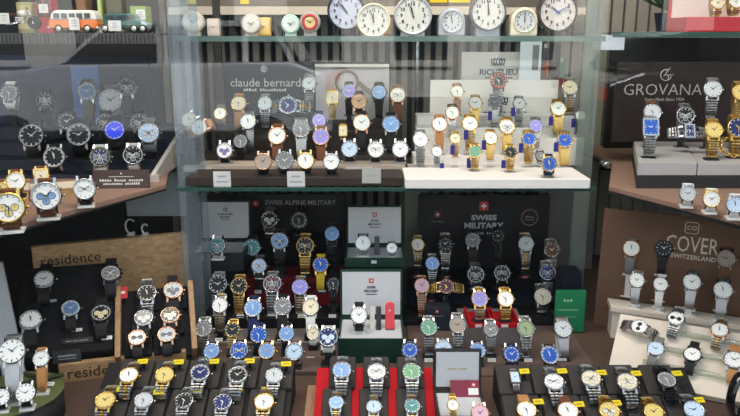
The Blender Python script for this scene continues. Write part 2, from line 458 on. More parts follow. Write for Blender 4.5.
CLEAR = glass('clear_acrylic', (.97, .98, .97), 1.0, .05, 1.45)
def build_stand(s, zs, kind, label, group='watch stands'):
    """a block or post from the tier up to the band, two side arms and the rest inside the loop"""
    gap = s.zlow - zs
    R = s.R; cx, cy = s.low.x, s.low.y
    hw = .72 * R
    Ms = Matrix.Translation((cx, cy, zs)) @ Matrix.Rotation(R_(s.yaw), 4, 'Z')
    dp = max(.5 * R, (s.lows[1] - s.lows[0]) * .6 + .25 * R)
    mb = MB()
    if gap < .004:
        mb.box(-hw, hw, -dp, dp, 0, max(gap, .0006), M=Ms)
    else:
        mb.box(-hw, hw, -dp, dp, 0, .002, M=Ms)
        mb.box(-.32 * R, .32 * R, -.25 * R, .25 * R, .002, gap - .002, M=Ms)
        mb.box(-hw, hw, -dp * .8, dp * .8, gap - .002, gap, M=Ms)
    mb_ = {'clear': CLEAR, 'dark': mat('stand_dark', (.03, .03, .032), .5), 'white': mat('stand_white', (.8, .78, .75), .4), 'grey': mat('stand_grey', (.3, .28, .27), .5)}[kind]
    st = mb.build('watch_stand', mb_, None, base=(cx, cy, zs))
    tag(st, label, 'stand', group)
    return st
# ------------------------------------------------------------------ rows of watches
def strap_of(code):
    k, c = code.split(':'); return ({'b': 'bracelet', 's': 'strap', 'm': 'mesh'}[k], c)
def strap_words(st):
    k, c = st
    return {'bracelet': c + ' bracelet', 'strap': c + ' strap', 'mesh': c + ' mesh band'}[k]
def describe(s):
    extra = getattr(s, 'word', None)
    return '%s %s-dial %swatch' % (s.case, s.dial, (extra + ' ') if extra else '')
def row(Y, items, phrase, kind='dark', zs=None, e=24, yaw=0, style='up', group='wristwatches on display', stand=True, rest=None):
    specs = []
    for it in items:
        px, py, r, case, dial, st = it[:6]; kw = dict(it[6]) if len(it) > 6 else {}
        Yw = kw.pop('Y', Y)
        rs = kw.pop('rest', rest)
        if rs is not None:      # stand it where its foot just meets the surface
            lo, hi = 1.0, 2.05
            for _ in range(30):
                md = (lo + hi) / 2
                t = prep(px, py, r, case, dial, strap_of(st), Y=md, e=kw.get('e', e), yaw=kw.get('yaw', yaw), roll=kw.get('roll', 0), style=kw.get('style', style))
                if t.zlow > rs + .0042: lo = md
                else: hi = md
            Yw = lo
            if rest is not None: zs = rest
        specs.append(prep(px, py, r, case, dial, strap_of(st), Y=Yw, e=kw.pop('e', e), yaw=kw.pop('yaw', yaw), roll=kw.pop('roll', 0), style=kw.pop('style', style), **kw))
    z = min(s.zlow for s in specs) - .003 if zs is None else zs
    for s in specs:
        if s.zlow < z - .0005: print('SUNK', phrase, s.px, s.py, round(s.zlow - z, 4))
    finish(specs, z, phrase, kind, group, stand)
    return specs, z
def finish(specs, z, phrase, kind, group, stand=True):
    order = sorted(specs, key=lambda s: s.px); n = len(order)
    for i, s in enumerate(order):
        od = ordinal(i, n); od = '' if n == 1 else od + ' '
        lab = '%s, %s, %s%s' % (describe(s), strap_words(s.strap), od, phrase)
        build_watch(s, lab, group)
        if stand:
            kd = getattr(s, 'stand', kind)
            build_stand(s, z if not callable(z) else z(s), kd, '%s stand under %s, %s%s' % ({'clear': 'clear', 'dark': 'black', 'white': 'white', 'grey': 'grey'}[kd], describe(s), od, phrase))
def front_of(specs): return min(s.lows[0] for s in specs) - .012
def staircase(name, label, rows, x0, x1, ybak, zbase, m, cat='display riser', base_front=None, mats=None, xr=None):
    """rows: (specs, z) from front to back; every step a part"""
    y0s = [front_of(sp) for sp, z in rows]; zs = [z for sp, z in rows]
    root = thing(name, ((x0 + x1) / 2, y0s[0], zbase), label, cat)
    for i in range(len(rows)):
        yb = y0s[i + 1] if i + 1 < len(rows) else ybak
        a, b = (xr[i] if xr else (x0, x1))
        a = min([a] + [s.low.x - .6 * s.R for s in rows[i][0]]); b = max([b] + [s.low.x + .6 * s.R for s in rows[i][0]])
        mb = MB().box(a, b, y0s[i], yb, zbase, zs[i])
        mb.build('step', mats[i] if mats else m, root, bevel=.0015)
    return root, y0s, zs
def on_plane(items, p0, nrm, phrase, yaw=0, style='flat', off=0.0, group='wristwatches on display', stand=False):
    """watches lying on a sloping surface through p0"""
    e = math.degrees(math.asin(nrm.z)); specs = []
    for it in items:
        px, py, r, case, dial, st = it[:6]; kw = dict(it[6]) if len(it) > 6 else {}
        h = .025
        sty = kw.pop('style', style); yw = kw.pop('yaw', yaw); rl = kw.pop('roll', 0)
        for _ in range(4):
            C = WP(px, py, p0 + nrm * (h + off), nrm); R = r * axd(C) / FPX
            h = R * (-min(p[1] for p in LOOPS[sty]) + .11)
        specs.append(prep(px, py, r, case, dial, strap_of(st), C=C, e=e, yaw=yw, roll=rl, style=sty, **kw))
    finish(specs, 0, phrase, 'dark', group, False)
    return specs
# ------------------------------------------------------------------ shell of the window bay
DECK = 0.785
m_deck = mat('deck_cloth', (.10, .062, .048), .8, noise=.15, nscale=25, bump=.3, bscale=500)
m_slat = mat('slat_grey', (.16, .15, .135), .6, noise=.2, nscale=12)
m_gap = mat('wall_dark', (.025, .025, .025), .8)
m_greywall = mat('wall_greybrown', (.26, .24, .21), .7, noise=.1, nscale=10)
struct(MB().box(-1.5, 1.6, .98, 2.3, DECK - .03, DECK).build('floor', m_deck))
struct(MB().box(-1.5, 1.6, .98, 1.0, 0, DECK - .03).build('wall_front', m_greywall))
mb = MB(); mb.box(-1.5, 1.6, 2.2, 2.24, DECK, 2.35, 0)
x = -.62
while x < .5:
    mb.box(x, x + .018, 2.165, 2.2, DECK, 1.60, 1); x += .034
struct(mb.build('wall_back', [m_gap, m_slat]))
mb = MB()
x = .52
while x < 1.1:
    mb.box(x, x + .03, 2.14, 2.2, DECK, 2.2, 0); x += .037
struct(mb.build('trim_3', mat('drape_beige', (.36, .33, .27), .8, noise=.15, nscale=9)))
struct(MB().box(-1.54, -1.5, .98, 2.24, .2, 2.35).build('wall_left', m_gap))
struct(MB().box(1.6, 1.64, .98, 2.24, .2, 2.35).build('wall_right', m_greywall))
struct(MB().box(-1.54, 1.64, .98, 2.24, 2.35, 2.39).build('ceiling', mat('ceiling_white', (.6, .59, .57), .8)))
# the rail of pale wood across the back, over the clocks
a, b = WY(172, 8, 2.1), WY(575, 15, 2.1)
struct(MB().box(a.x, b.x + .02, 2.06, 2.1, b.z, a.z).build('trim_4', mat('rail_cream', (.72, .63, .52), .6)))
a, b = WY(172, -6, 2.15), WY(575, 8, 2.15)
struct(MB().box(a.x, b.x, 2.13, 2.16, b.z, a.z + .2).build('trim_5', mat('rail_back', (.18, .155, .13), .7, noise=.3, nscale=14)))

# glass shelves
m_glass = glass('shelf_glass', (.90, .96, .94), .8, .02)
m_edge = mat('glass_edge', (.03, .09, .075), .15, coat=.5)
m_edge_l = mat('glass_edge_pale', (.10, .17, .15), .15, coat=.5)
ZSH = WY(300, 185, 1.52).z
root = thing('glass_shelf', (0, 1.52, ZSH - .008), 'long middle glass shelf with green edge carrying taupe and white tiers', 'shelf')
YF = 1.492
xl, xr_ = WY(180, 186, 1.52).x, WY(592, 186, 1.52).x
MB().box(xl, xr_, YF + .004, 2.13, ZSH - .008, ZSH).build('pane', m_glass, root)
MB().box(xl, xr_, YF, YF + .004, ZSH - .008, ZSH).build('edge', m_edge, root)
ZTOP = WY(400, 36, 1.62).z
root = thing('glass_shelf', (0, 1.62, ZTOP - .014), 'upper glass shelf with green edge carrying the row of clocks', 'shelf')
xl2, xr2 = WY(178, 36, 1.62).x, WY(606, 36, 1.62).x
MB().box(xl2, xr2, 1.624, 2.06, ZTOP - .012, ZTOP).build('pane', m_glass, root)
MB().box(xl2, xr2, 1.62, 1.624, ZTOP - .012, ZTOP).build('edge', m_edge_l, root)

# upright glass fins and posts
m_fin = glass('fin_glass', (.80, .86, .90), .9, .05, 1.5, body=.16, bodycol=(.62, .68, .74))
a, b = WY(167, 10, 1.56), WY(188, 10, 1.56)
struct(MB().box(a.x, b.x, 1.56, 1.57, DECK, 2.3).build('window_2', m_fin))
a, b = WY(189, 10, 1.60), WY(196, 10, 1.60)
struct(MB().box(a.x, b.x, 1.60, 1.61, DECK, 2.3).build('window_3', m_fin))
a, b = WY(209, 60, 1.9), WY(216, 60, 1.9)
struct(MB().box(a.x, b.x, 1.97, 1.985, ZSH, 1.62).build('reflected_upright', mat('post_reflection_dark', (.05, .045, .04), .5)))  # solid strip standing in for a dark upright reflected in the glass
a, b = WY(563, 60, 1.9), WY(573, 60, 1.9)
struct(MB().box(a.x, b.x, 2.03, 2.05, ZSH, 1.62).build('trim_7', mat('post_reflection_dark', (.05, .045, .04), .5)))
m_fin2 = glass('fin_glass_green', (.74, .82, .78), .9, .05, 1.5, body=.35, bodycol=(.36, .40, .37))
a, b = WY(590, 150, 1.62), WY(607, 150, 1.62)
struct(MB().box(a.x, b.x, 1.72, 1.73, DECK, 2.3).build('window_4', m_fin2))
a = WY(420, 100, 2.0)
root = thing('shelf_pole', (a.x, 2.1, DECK), 'slim chrome pole behind the watches holding up the glass shelves', 'pole')
mb = MB().lathe([(.008, DECK), (.008, 2.0)], 16, 0, Matrix.Translation((a.x, 2.147, 0)))
mb.build('tube', mat('chrome_dull', (.6, .62, .62), .25, 1), root)
MB().lathe([(.016, DECK), (.016, DECK + .012)], 16, 0, Matrix.Translation((a.x, 2.147, 0))).build('foot', mat('chrome_dull', (.6, .62, .62)), root)
p = WY(605, 164, 1.70)
root = thing('shelf_clamp', (p.x, p.y, p.z - .012), 'small chrome clamp on the right glass fin beside brown shelf', 'clamp')
MB().lathe([(.006, -.02), (.009, -.018), (.009, .018), (.006, .02)], 16, 0, Matrix.Translation(p) @ Matrix.Rotation(PI / 2, 4, 'X')).build('barrel', mat('chrome_dull', (.6, .62, .62)), root)
MB().lathe([(.005, 0), (.005, .006)], 12, 0, Matrix.Translation(p + Vector((0, -.026, 0))) @ Matrix.Rotation(PI / 2, 4, 'X')).build('screw', metal('steel'), root)

# ------------------------------------------------------------------ taupe tiers on the middle shelf
m_taupe = mat('taupe_board', (.44, .36, .30), .6, noise=.06, nscale=30)
m_dkbrown = mat('dark_brown_board', (.045, .033, .028), .6, noise=.1)
P = 'on taupe tiers'
L1 = row(1.565, [(263, 161.5, 9, 'rose-gold', 'taupe', 's:black'), (284.6, 160.5, 9.5, 'steel', 'grey', 's:black'), (305.6, 160.5, 9, 'gold', 'white', 's:black'),
                 (331.3, 161.5, 8.8, 'steel', 'white', 's:black')], 'on lowest taupe tier', e=14, style='tuck', rest=ZSH + .019)
L2a = row(1.63, [(224.4, 150.4, 8.5, 'steel', 'white', 's:black', dict(sub=3, subcol='violet'))], 'on left taupe board by the white label', e=16, style='tuck', kind='grey')
L2b = row(1.63, [(349.5, 148.8, 8.8, 'steel', 'ice-blue', 's:black'), (375.7, 149.4, 8.8, 'steel', 'white', 's:black', dict(sub=2)), (400.3, 149, 8.8, 'steel', 'white', 's:black')],
          'on right taupe board', e=14, style='tuck', kind='grey')
L3 = row(1.70, [(199, 127.5, 8.5, 'rose-gold', 'white', 's:tan', dict(roll=-62, e=18)), (240.5, 141, 8, 'gunmetal', 'grey', 'm:black'), (277, 135.6, 9.5, 'rose-gold', 'white', 's:brown', dict(style='hang')),
                (301, 129, 9.3, 'steel', 'grey', 'm:steel', dict(style='hang')), (321, 136.6, 9, 'rose-gold', 'violet', 's:brown', dict(style='hang')), (343, 130.7, 5, 'gold', 'cream', 'b:gold', dict(sq=1.1))],
         'on third taupe tier', e=22, kind='dark')
L4 = row(1.775, [(189, 119.5, 8, 'steel', 'cream', 's:black', dict(roll=-40, Y=1.74)), (220, 113.4, 6.8, 'gold', 'white', 's:grey'), (248, 121.5, 8.5, 'steel', 'white', 'm:steel', dict(style='hang')), (319, 120.5, 7.3, 'steel', 'violet', 's:navy'),
                 (361.6, 122.6, 9.2, 'rose-gold', 'white', 's:black', dict(style='hang')), (391, 124, 9.2, 'steel', 'sky-blue', 's:black', dict(style='hang'))], 'on fourth taupe tier', e=22)
L5 = row(1.85, [(238.5, 103.3, 8.2, 'gold', 'cream', 's:tan', dict(style='hang')), (265, 103.3, 7.7, 'steel', 'silver', 'b:steel', dict(style='hang')), (288, 105.3, 10, 'steel', 'navy', 'b:two-tone', dict(roll=90, tick=1, style='flat')),
                (332.3, 97.4, 7, 'gold', 'cream', 'b:gold', dict(sq=.95, style='hang')), (359, 101.4, 8.3, 'rose-gold', 'copper', 's:black')], 'on fifth taupe tier', e=24)
L6 = row(1.925, [(309, 83, 8, 'steel', 'silver', 'b:steel', dict(style='hang', tick=1)), (349, 91, 7.5, 'steel', 'violet', 's:black', dict(style='hang')), (379, 92.3, 8.2, 'gunmetal', 'sky-blue', 's:black', dict(style='hang')),
                 (397.7, 95, 8.3, 'rose-gold', 'white', 's:brown', dict(style='hang', sub=2))], 'on top taupe tier', e=20)
XA, XB = WY(190, 178, 1.55).x, WY(402, 178, 1.55).x - .001
L2 = (L2a[0] + L2b[0], min(L2a[1], L2b[1]))
stair, ys, zz = staircase('display_riser', 'stepped brown and taupe watch riser on left half of middle glass shelf', [L1, L2, L3, L4, L5, L6], XA, XB, 2.0, ZSH, m_taupe,
                  mats=[m_dkbrown, m_taupe, m_taupe, m_dkbrown, m_dkbrown, m_dkbrown])
# loose taupe boards with printed front edges on the first tier
def board(px0, px1, spec, z, label, txt):
    y0 = ys[1] - .0; zt = z
    return None
for (pa, pb, z_, lab) in ((184, 276, L2a[1], 'left taupe board with printed white strip, beside the clear stands'), (344, 405, L2b[1], 'right taupe board with printed white strip over a white label')):
    a, b = WY(pa, 160, ys[1]), WY(pb, 160, ys[1])
    r_ = thing('display_board', ((a.x + b.x) / 2, ys[1] - .012, z_ - .012), lab, 'board')
    MB().box(a.x, b.x, ys[1] - .012, ys[1] - .0005, z_ - .014, z_).build('panel', m_taupe, r_)
    mb = MB(); mb.box(a.x + .004, a.x + min(.065, (b.x - a.x) * .85), ys[1] - .0128, ys[1] - .012, z_ - .0125, z_ - .003).build('label_strip', mat('strip_pale', (.62, .55, .5), .5), r_)
def little_card(px0, px1, py0, py1, Y, lab, lines=2, col=(.72, .71, .70), ink=(.4, .4, .42), tilt=0, grp='small white price cards', rest=None):
    a, b = WY(px0, py0, Y), WY(px1, py1, Y); zb = b.z if rest is None else rest
    c = Vector(((a.x + b.x) / 2, Y, zb)); h = a.z - zb
    r_ = thing('price_card', c, lab, 'card', grp)
    MB().box(a.x, b.x, Y - .001, Y + .001, zb, a.z).build('card', mat('card_%02d%02d%02d' % tuple(int(v * 99) for v in col), col, .6), r_)
    mb = MB()
    for k in range(lines):
        z = zb + h * (.68 - .36 * k if lines > 1 else .5); w = (b.x - a.x) * (.36 if k % 2 else .26)
        mb.box(c.x - w, c.x + w, Y - .0014, Y - .001, z - h * .05, z + h * .05)
    if lines: mb.build('printing', mat('card_ink_%02d' % int(ink[0] * 99), ink, .6), r_)
    return r_
yb = ys[0] - .0015
little_card(213, 231, 171.5, 185, yb, 'white card on brown tier front, leftmost of three, below printed board', rest=ZSH)
little_card(287, 305, 171.5, 185, yb, 'white card leaning on brown tier front, below the grey-dial watch', rest=ZSH)
little_card(362, 381, 168, 174, ys[0] - .0015, 'grey label under the right taupe board on the brown tier', lines=1, col=(.5, .48, .46), rest=zz[0] - .012)

# ------------------------------------------------------------------ white tiers on the middle shelf
m_white = mat('white_board', (.86, .82, .79), .5, noise=.03)
W1 = row(1.57, [(437, 151.4, 5.6, 'steel', 'white', 'b:steel', dict(style='drop')), (474.9, 151.4, 7.2, 'gold', 'green', 'b:gold', dict(style='drop')), (510.4, 152.4, 7.2, 'gold', 'black', 'b:gold', dict(style='drop')),
                (549.2, 163.8, 8.4, 'gold', 'blue', 's:navy', dict(e=14, style='tuck', rest=ZSH + .021))], 'on front white tier', kind='clear', e=26, rest=ZSH + .021)
W2 = row(1.64, [(420.5, 139.3, 8.2, 'steel', 'white', 'b:steel', dict(style='hang')), (455.3, 138.3, 6, 'gold', 'cream', 'b:gold', dict(style='hang')), (490.6, 137.7, 7.2, 'gold', 'white', 'm:gold', dict(style='hang')), (529, 138.9, 7.8, 'gold', 'blue', 'b:gold', dict(style='hang')),
                (540.5, 156, 5.3, 'gunmetal', 'grey', 'm:steel', dict(style='tuck')), (565, 140.3, 8.2, 'gold', 'blue', 'm:gold', dict(style='hang'))], 'on second white tier', kind='clear', e=26)
W3 = row(1.71, [(439.7, 124.2, 8.2, 'rose-gold', 'white', 's:tan', dict(style='hang')), (470, 123.6, 8.4, 'gold', 'white', 'b:gold', dict(style='hang')), (507.2, 126.6, 8.4, 'gold', 'white', 'm:gold', dict(style='hang', sub=3)),
                (536, 125.6, 7.2, 'steel', 'violet', 'm:steel', dict(style='hang'))], 'on third white tier', kind='clear', e=26)
W4 = row(1.78, [(452.3, 112.5, 7.4, 'rose-gold', 'white', 'm:steel', dict(style='hang')), (558.3, 108.5, 8.2, 'gold', 'white', 'm:gold', dict(style='hang')), (580.4, 115.5, 5.6, 'steel', 'white', 'b:steel', dict(style='hang'))],
         'on fourth white tier', kind='clear', e=26)
W5 = row(1.85, [(475.5, 102.8, 7.2, 'gold', 'white', 'm:gold', dict(style='hang')), (494.7, 102.4, 7, 'steel', 'grey', 'm:steel', dict(style='hang')), (519.3, 103.4, 6.8, 'steel', 'white', 'b:steel', dict(style='hang'))], 'on fifth white tier', kind='clear', e=26)
W6 = row(1.92, [(457.3, 91.3, 7, 'rose-gold', 'white', 'b:rose-gold', dict(style='hang')), (498.7, 81, 8.4, 'black', 'black', 'b:steel', dict(style='long', bezel='red')), (570, 87.3, 8.4, 'two-tone', 'cream', 'b:two-tone', dict(style='hang'))],
         'on top white tier', kind='clear', e=24)
XC, XD = WY(403.5, 180, 1.55).x, WY(587, 180, 1.505).x
stair, ysw, zw = staircase('display_riser', 'stepped white watch riser on right half of middle glass shelf', [W1, W2, W3, W4, W5, W6], XC, XD, 1.985, ZSH, m_white,
                  xr=[(XC, XD), (XC + .015, XD - .005), (XC + .03, XD), (XC + .04, XD + .01), (XC + .045, XD + .02), (XC + .05, XD + .03)])
# navy tags hanging by the white-tier watches
def navy_tag(px, py, Y, lab, h=.022):
    a = WY(px, py, Y)
    r_ = thing('swing_tag', a - Vector((0, 0, h / 2)), lab, 'tag', 'navy swing tags on white tiers')
    MB().box(a.x - .005, a.x + .005, Y - .001, Y + .001, a.z - h / 2, a.z + h / 2).build('card', mat('tag_navy', (.035, .03, .22), .5), r_)
    MB().tube([a + Vector((0, 0, h / 2 - .001)), a + Vector((.004, .006, h / 2 + .008))], .0005, 5).build('cord', mat('tag_cord', (.1, .08, .3), .6), r_)
for i, (px, py, rw, wh) in enumerate(((441.8, 168, W1, 'silver lady watch'), (466, 135, W2, 'gold watch with round white face'), (452.5, 150, W2, 'small gold watch'), (469, 163, W1, 'green-dial watch'), (503.5, 165, W1, 'black-dial gold watch'), (484, 145, W2, 'gold mesh watch'), (521, 148, W2, 'left blue-dial gold watch'),
                 (556, 147, W2, 'right blue-dial gold watch'), (490, 116, W4, 'grey watch over the printed name'), (513, 112, W4, 'silver lady watch over printed name'), (551, 121, W3, 'gold mesh watch at right'), (573.5, 123, W4, 'small silver watch at right end'))):
    Yt = rw[0][0].C.y - .012
    a = WY(px, py, Yt)
    navy_tag(px, py, Yt, 'navy tag hanging beside the %s on white tiers' % wh)

# sign boards behind the tiers
def sign_root(name, label, cat, P0): return thing(name, P0, label, cat)
Yb = 2.02
def MW(C, e=0, yaw=0): return orient(C, e, yaw)
# dark board with the two-word name, and framed picture
a, b = WY(212, 62, 2.02), WY(390, 125, 2.02)
r_ = sign_root('brand_board', 'dark glossy board with white lowercase lettering behind taupe tiers', 'sign', ((a.x + b.x) / 2, 2.02, zz[5]))
MB().box(a.x, b.x, 2.02, 2.03, ZSH, a.z).build('panel', mat('board_black', (.020, .020, .022), .4, spec=.3), r_)
mb = MB(); c = WY(265.5, 82.5, 2.019); w = WY(299, 82, 2.019).x - WY(229, 82, 2.019).x
text_into(mb, 'claude bernard', width=w, M=MW(c)); c = WY(265, 89.7, 2.019)
text_into(mb, '~aaaaa aaaaaaaaaa', width=w * .62, M=MW(c))
mb.build('lettering', mat('letter_grey', (.55, .56, .57), .4), r_)
mb = MB(); c = WY(264, 69, 2.019); rr = .009
mb.lathe([(rr, 0), (rr, .0006), (rr * .72, .0006), (rr * .72, 0)], 24, 0, MW(c), caps=False)
text_into(mb, 'B', height=rr * 1.0, M=MW(c), bold=.03)
mb.build('emblem', mat('letter_grey', (.55, .56, .57), .4), r_)
a, b = WY(315, 64, 2.0), WY(389, 104, 2.0); a.z += 0
r_ = sign_root('picture_board', 'framed picture of pale steel watches behind the taupe tiers', 'picture', ((a.x + b.x) / 2, 2.0, b.z))
MB().box(a.x, b.x, 2.002, 2.01, ZSH, a.z).build('panel', mat('poster_lilac', (.58, .54, .58), .5, noise=.25, nscale=9), r_)
MB().box(a.x, b.x, 1.995, 2.002, a.z - .008, a.z).build('top_rim', mat('rim_white', (.75, .73, .70), .5), r_)
MB().box(b.x - .012, b.x, 1.997, 2.002, ZSH, a.z - .012).build('side_rim', mat('rim_grey', (.55, .56, .6), .5), r_)
mb = MB(); c = WY(347, 82, 1.9995); M_ = MW(c)
mb.lathe([(.034, 0), (.034, .0006), (.026, .0006), (.026, 0)], 32, 0, M_, caps=False)
mb.lathe([(.025, .0002), (.025, .0005)], 32, 1, M_)
for k in range(12):
    Mk = M_ @ Matrix.Rotation(k * PI / 6, 4, 'Z'); mb.box(-.001, .001, .018, .023, .0005, .0009, 0, Mk)
for k in range(9):
    q = WY(360 + k * 2.6, 84 + k * 2.2, 1.9995); mb.box(-.004, .004, -.007, .007, 0, .0006, 0, MW(q) @ Matrix.Rotation(-.3, 4, 'Z'))
mb.build('printed_watch', [mat('print_brown', (.28, .22, .22), .5), mat('print_pale', (.6, .57, .6), .5)], r_)
# grey crown board (back) and white crown panel (front)
def crown_marks(mb, M, w, mi=0):
    h = w * .42
    mb.box(-w * .42, w * .42, -h * .5, -h * .36, 0, .0006, mi, M)
    for k in range(5):
        x = (k - 2) * w * .17
        pts = [(x + w * .085 * math.cos(t) , h * .08 + h * .42 * math.sin(t) * (1 - .12 * abs(k - 2)), .0004) for t in [i * 2 * PI / 14 for i in range(14)]]
        mb.tube(pts, w * .03, 5, mi, M, closed=True)
    for k in range(5):
        x = (k - 2) * w * .21; mb.lathe([(w * .035, 0), (w * .035, .0007)], 10, mi, M @ Matrix.Translation((x, h * (.62 - .1 * abs(k - 2)), 0)))
a, b = WY(462, 52, 2.06), WY(523, 90, 2.06)
r_ = sign_root('crown_sign', 'grey board with navy crown and capital name above white tiers', 'sign', ((a.x + b.x) / 2, 2.06, b.z - .03))
MB().box(a.x, b.x, 2.06, 2.07, ZSH, a.z).build('panel', mat('sign_silver', (.58, .57, .56), .4, noise=.12, nscale=7), r_)
mb = MB(); crown_marks(mb, MW(WY(498, 62, 2.0595)), .045); c = WY(498.5, 72, 2.0595)
text_into(mb, 'RICHELIEU', width=WY(517.5, 72, 2.06).x - WY(480, 72, 2.06).x, M=MW(c), bold=.02)
text_into(mb, '~aaaaa aaaa aaaaa', width=.08, M=MW(WY(498.5, 77.5, 2.0595)))
mb.build('lettering', mat('letter_navy', (.02, .03, .10), .5), r_)
a, b = WY(430.5, 80, 1.995), WY(556, 125, 1.995)
r_ = sign_root('crown_sign', 'wide white panel with navy crown and large capitals among watches', 'sign', ((a.x + b.x) / 2, 1.995, b.z))
MB().box(a.x, b.x, 1.995, 2.0, ZSH + .002, a.z).build('panel', mat('panel_white', (.80, .77, .77), .5, noise=.05, nscale=7), r_)
mb = MB(); crown_marks(mb, MW(WY(500, 101, 1.9945)), .05)
text_into(mb, 'RICHELIEU', width=WY(526, 115, 1.9945).x - WY(470, 115, 1.9945).x, M=MW(WY(498, 116, 1.9945)), bold=.02)
mb.build('lettering', mat('letter_navy', (.02, .03, .10), .5), r_)
# frosted white card by the crown board and bright packets behind
a, b = WY(521, 37, 2.03), WY(540, 82, 2.03)
r_ = sign_root('leaflet', 'tall pale blue-white leaflet standing right of the grey crown board', 'leaflet', ((a.x + b.x) / 2, 2.03, b.z))
MB().box(a.x, b.x, 2.03, 2.034, ZSH, a.z).build('card', mat('leaflet_pale', (.74, .80, .88), .5, noise=.08, nscale=8), r_)
a, b = WY(533, 45, 2.029), WY(538, 70, 2.029)
MB().box(a.x, b.x, 2.028, 2.03, b.z, a.z).build('printed_band', mat('leaflet_grey', (.25, .24, .27), .5), r_)
for i, (px, py, w, h, c, nm) in enumerate(((549, 69, 6, 16, (.75, .16, .05), 'orange'), (556, 58, 8, 14, (.10, .14, .22), 'dark blue'), (546, 54, 6, 12, (.12, .12, .13), 'black'), (562, 70, 6, 16, (.15, .3, .22), 'green'))):
    a, b = WY(px - w / 2, py - h / 2, 2.12), WY(px + w / 2, py + h / 2, 2.12)
    r_ = thing('small_packet', ((a.x + b.x) / 2, 2.13, b.z), '%s packet hanging on the rear drape right of the leaflet' % nm, 'packet', 'packets behind the white tiers')
    MB().box(a.x, b.x, 2.12, 2.1398, b.z, a.z).build('sleeve', mat('packet_%d' % i, c, .4), r_)
    MB().box((a.x + b.x) / 2 - .004, (a.x + b.x) / 2 + .004, 2.128, 2.136, a.z, a.z + .012).build('hang_tab', mat('packet_tab', (.6, .6, .6), .5), r_)
# ------------------------------------------------------------------ clocks on the upper glass shelf
def clock_face(mb, R, M, numerals=True, t=(11.95, 57), z=.001, marks=1):
    for k in range(12):
        a = 2 * PI * k / 12
        if numerals and marks:
            n = str(12 if k == 0 else k)
            text_into(mb, n, height=R * .22, M=M @ Matrix.Translation((.7 * R * math.sin(a), .7 * R * math.cos(a), z)), mi=0, bold=.03, depth=.0004)
        Mk = M @ Matrix.Rotation(-a, 4, 'Z')
        mb.box(-R * .015, R * .015, R * .87, R * .95, z, z + .0004, 0, Mk)
DIALREF = {}
def clock_hands(root, R, M, t, col, z=.002):
    for nm, ang, L, w in (('hour_hand', t[0] / 12, .5, .045), ('minute_hand', t[1] / 60, .72, .035)):
        hb = MB(); Mk = M @ Matrix.Rotation(-ang * 2 * PI, 4, 'Z')
        zz = z + (.0012 if nm == 'minute_hand' else 0)
        root = DIALREF.get(root.name, root)
        hb.prism([(-w * R, -.15 * R), (w * R, -.15 * R), (w * .6 * R, L * R), (-w * .6 * R, L * R)], zz, zz + .0008, 0, Mk); hb.build(nm, mat('clockhand_' + col, {'black': (.02, .02, .025), 'blue': (.06, .12, .4), 'gold': (.6, .4, .1)}[col], .4), root)
def round_clock(px, py, r, Y, ring, face, t, label, ringcol, facecol, feet=True, hand='black', depth=.045, base=None, numerals=True):
    C = WY(px, py, Y); R = r * axd(C) / FPX; M = orient(C, 0)
    zb = ZTOP
    root = thing('alarm_clock', (C.x, Y + depth / 2, zb), label, 'clock', 'clocks on the upper glass shelf')
    rm = mat('clockring_' + ring, ringcol, .3, .3 if ring in ('silver', 'darkgrey') else 0, coat=.3)
    MB().lathe([(R * .8, -depth), (R * .97, -depth * .8), (R, -.004), (R * .97, .003), (R * .9, .004), (R * .86, -.001)], 40, 0, M).build('body', rm, root)
    DIALREF[root.name] = MB().lathe([(R * .87, -.002), (R * .87, .0005)], 40, 0, M).build('dial', mat('clockface_' + face, facecol, .5), root)
    mb = MB(); clock_face(mb, R * .86, M, numerals); mb.build('numerals', mat('ink', (.03, .03, .05)), root)
    clock_hands(root, R * .86, M, t, hand)
    low = C.z - R
    for sx in (-1, 1):
        if feet:
            a = Vector((C.x + sx * R * .55, Y + depth * .4, C.z - R * .80)); b = Vector((C.x + sx * R * .72, Y + depth * .4, zb + .002))
            MB().tube([a, b], .0035, 8).build('foot', rm, root)
    if base:
        MB().box(C.x - R * .62, C.x + R * .62, Y + .004, Y + depth * .9, zb, low + R * .18).build('base', mat('clockbase_' + base[0], base[1], .4), root)
    return root, C, R, M
def arch_clock(px, py, w, h, Y, label, col, cname, t, depth=.04):
    C = WY(px, py, Y); k = axd(C) / FPX; W = w * k / 2; cz = C.z; zb = ZTOP
    root = thing('alarm_clock', (C.x, Y + depth / 2, zb), label, 'clock', 'clocks on the upper glass shelf')
    prof = [(-W, zb - cz)] + [(-W * math.cos(a), W * math.sin(a)) for a in [PI * i / 20 for i in range(21)]] + [(W, zb - cz)]
    M = orient(C, 0)
    m = mat('clockbody_' + cname, col, .35, 0, coat=.2)
    MB().prism(prof, -depth, 0, 0, M).build('body', m, root, bevel=.004)
    MB().lathe([(W * .84, 0), (W * .84, .004), (W * .76, .004), (W * .74, .001)], 36, 0, M, caps=False).build('bezel', m, root)
    DIALREF[root.name] = MB().lathe([(W * .76, 0), (W * .76, .001)], 36, 0, M).build('dial', mat('clockface_pale', (.62, .64, .66), .5), root)
    mb = MB(); clock_face(mb, W * .74, M); mb.build('numerals', mat('ink', (.03, .03, .05)), root)
    clock_hands(root, W * .74, M, t, 'black')
    return root
YC = 1.70
round_clock(346, 11, 19, YC + .03, 'navy', 'bluewhite', (10.9, 53), 'round alarm clock with dark navy rim and pale blue dial', (.012, .015, .03), (.52, .56, .70))
round_clock(373.5, 20.5, 17, YC - .03, 'cream', 'white', (11.95, 57), 'round cream-rimmed alarm clock on upper glass shelf, in front of the navy one', (.78, .72, .50), (.70, .70, .66), feet=False, base=('cream', (.7, .66, .5)))
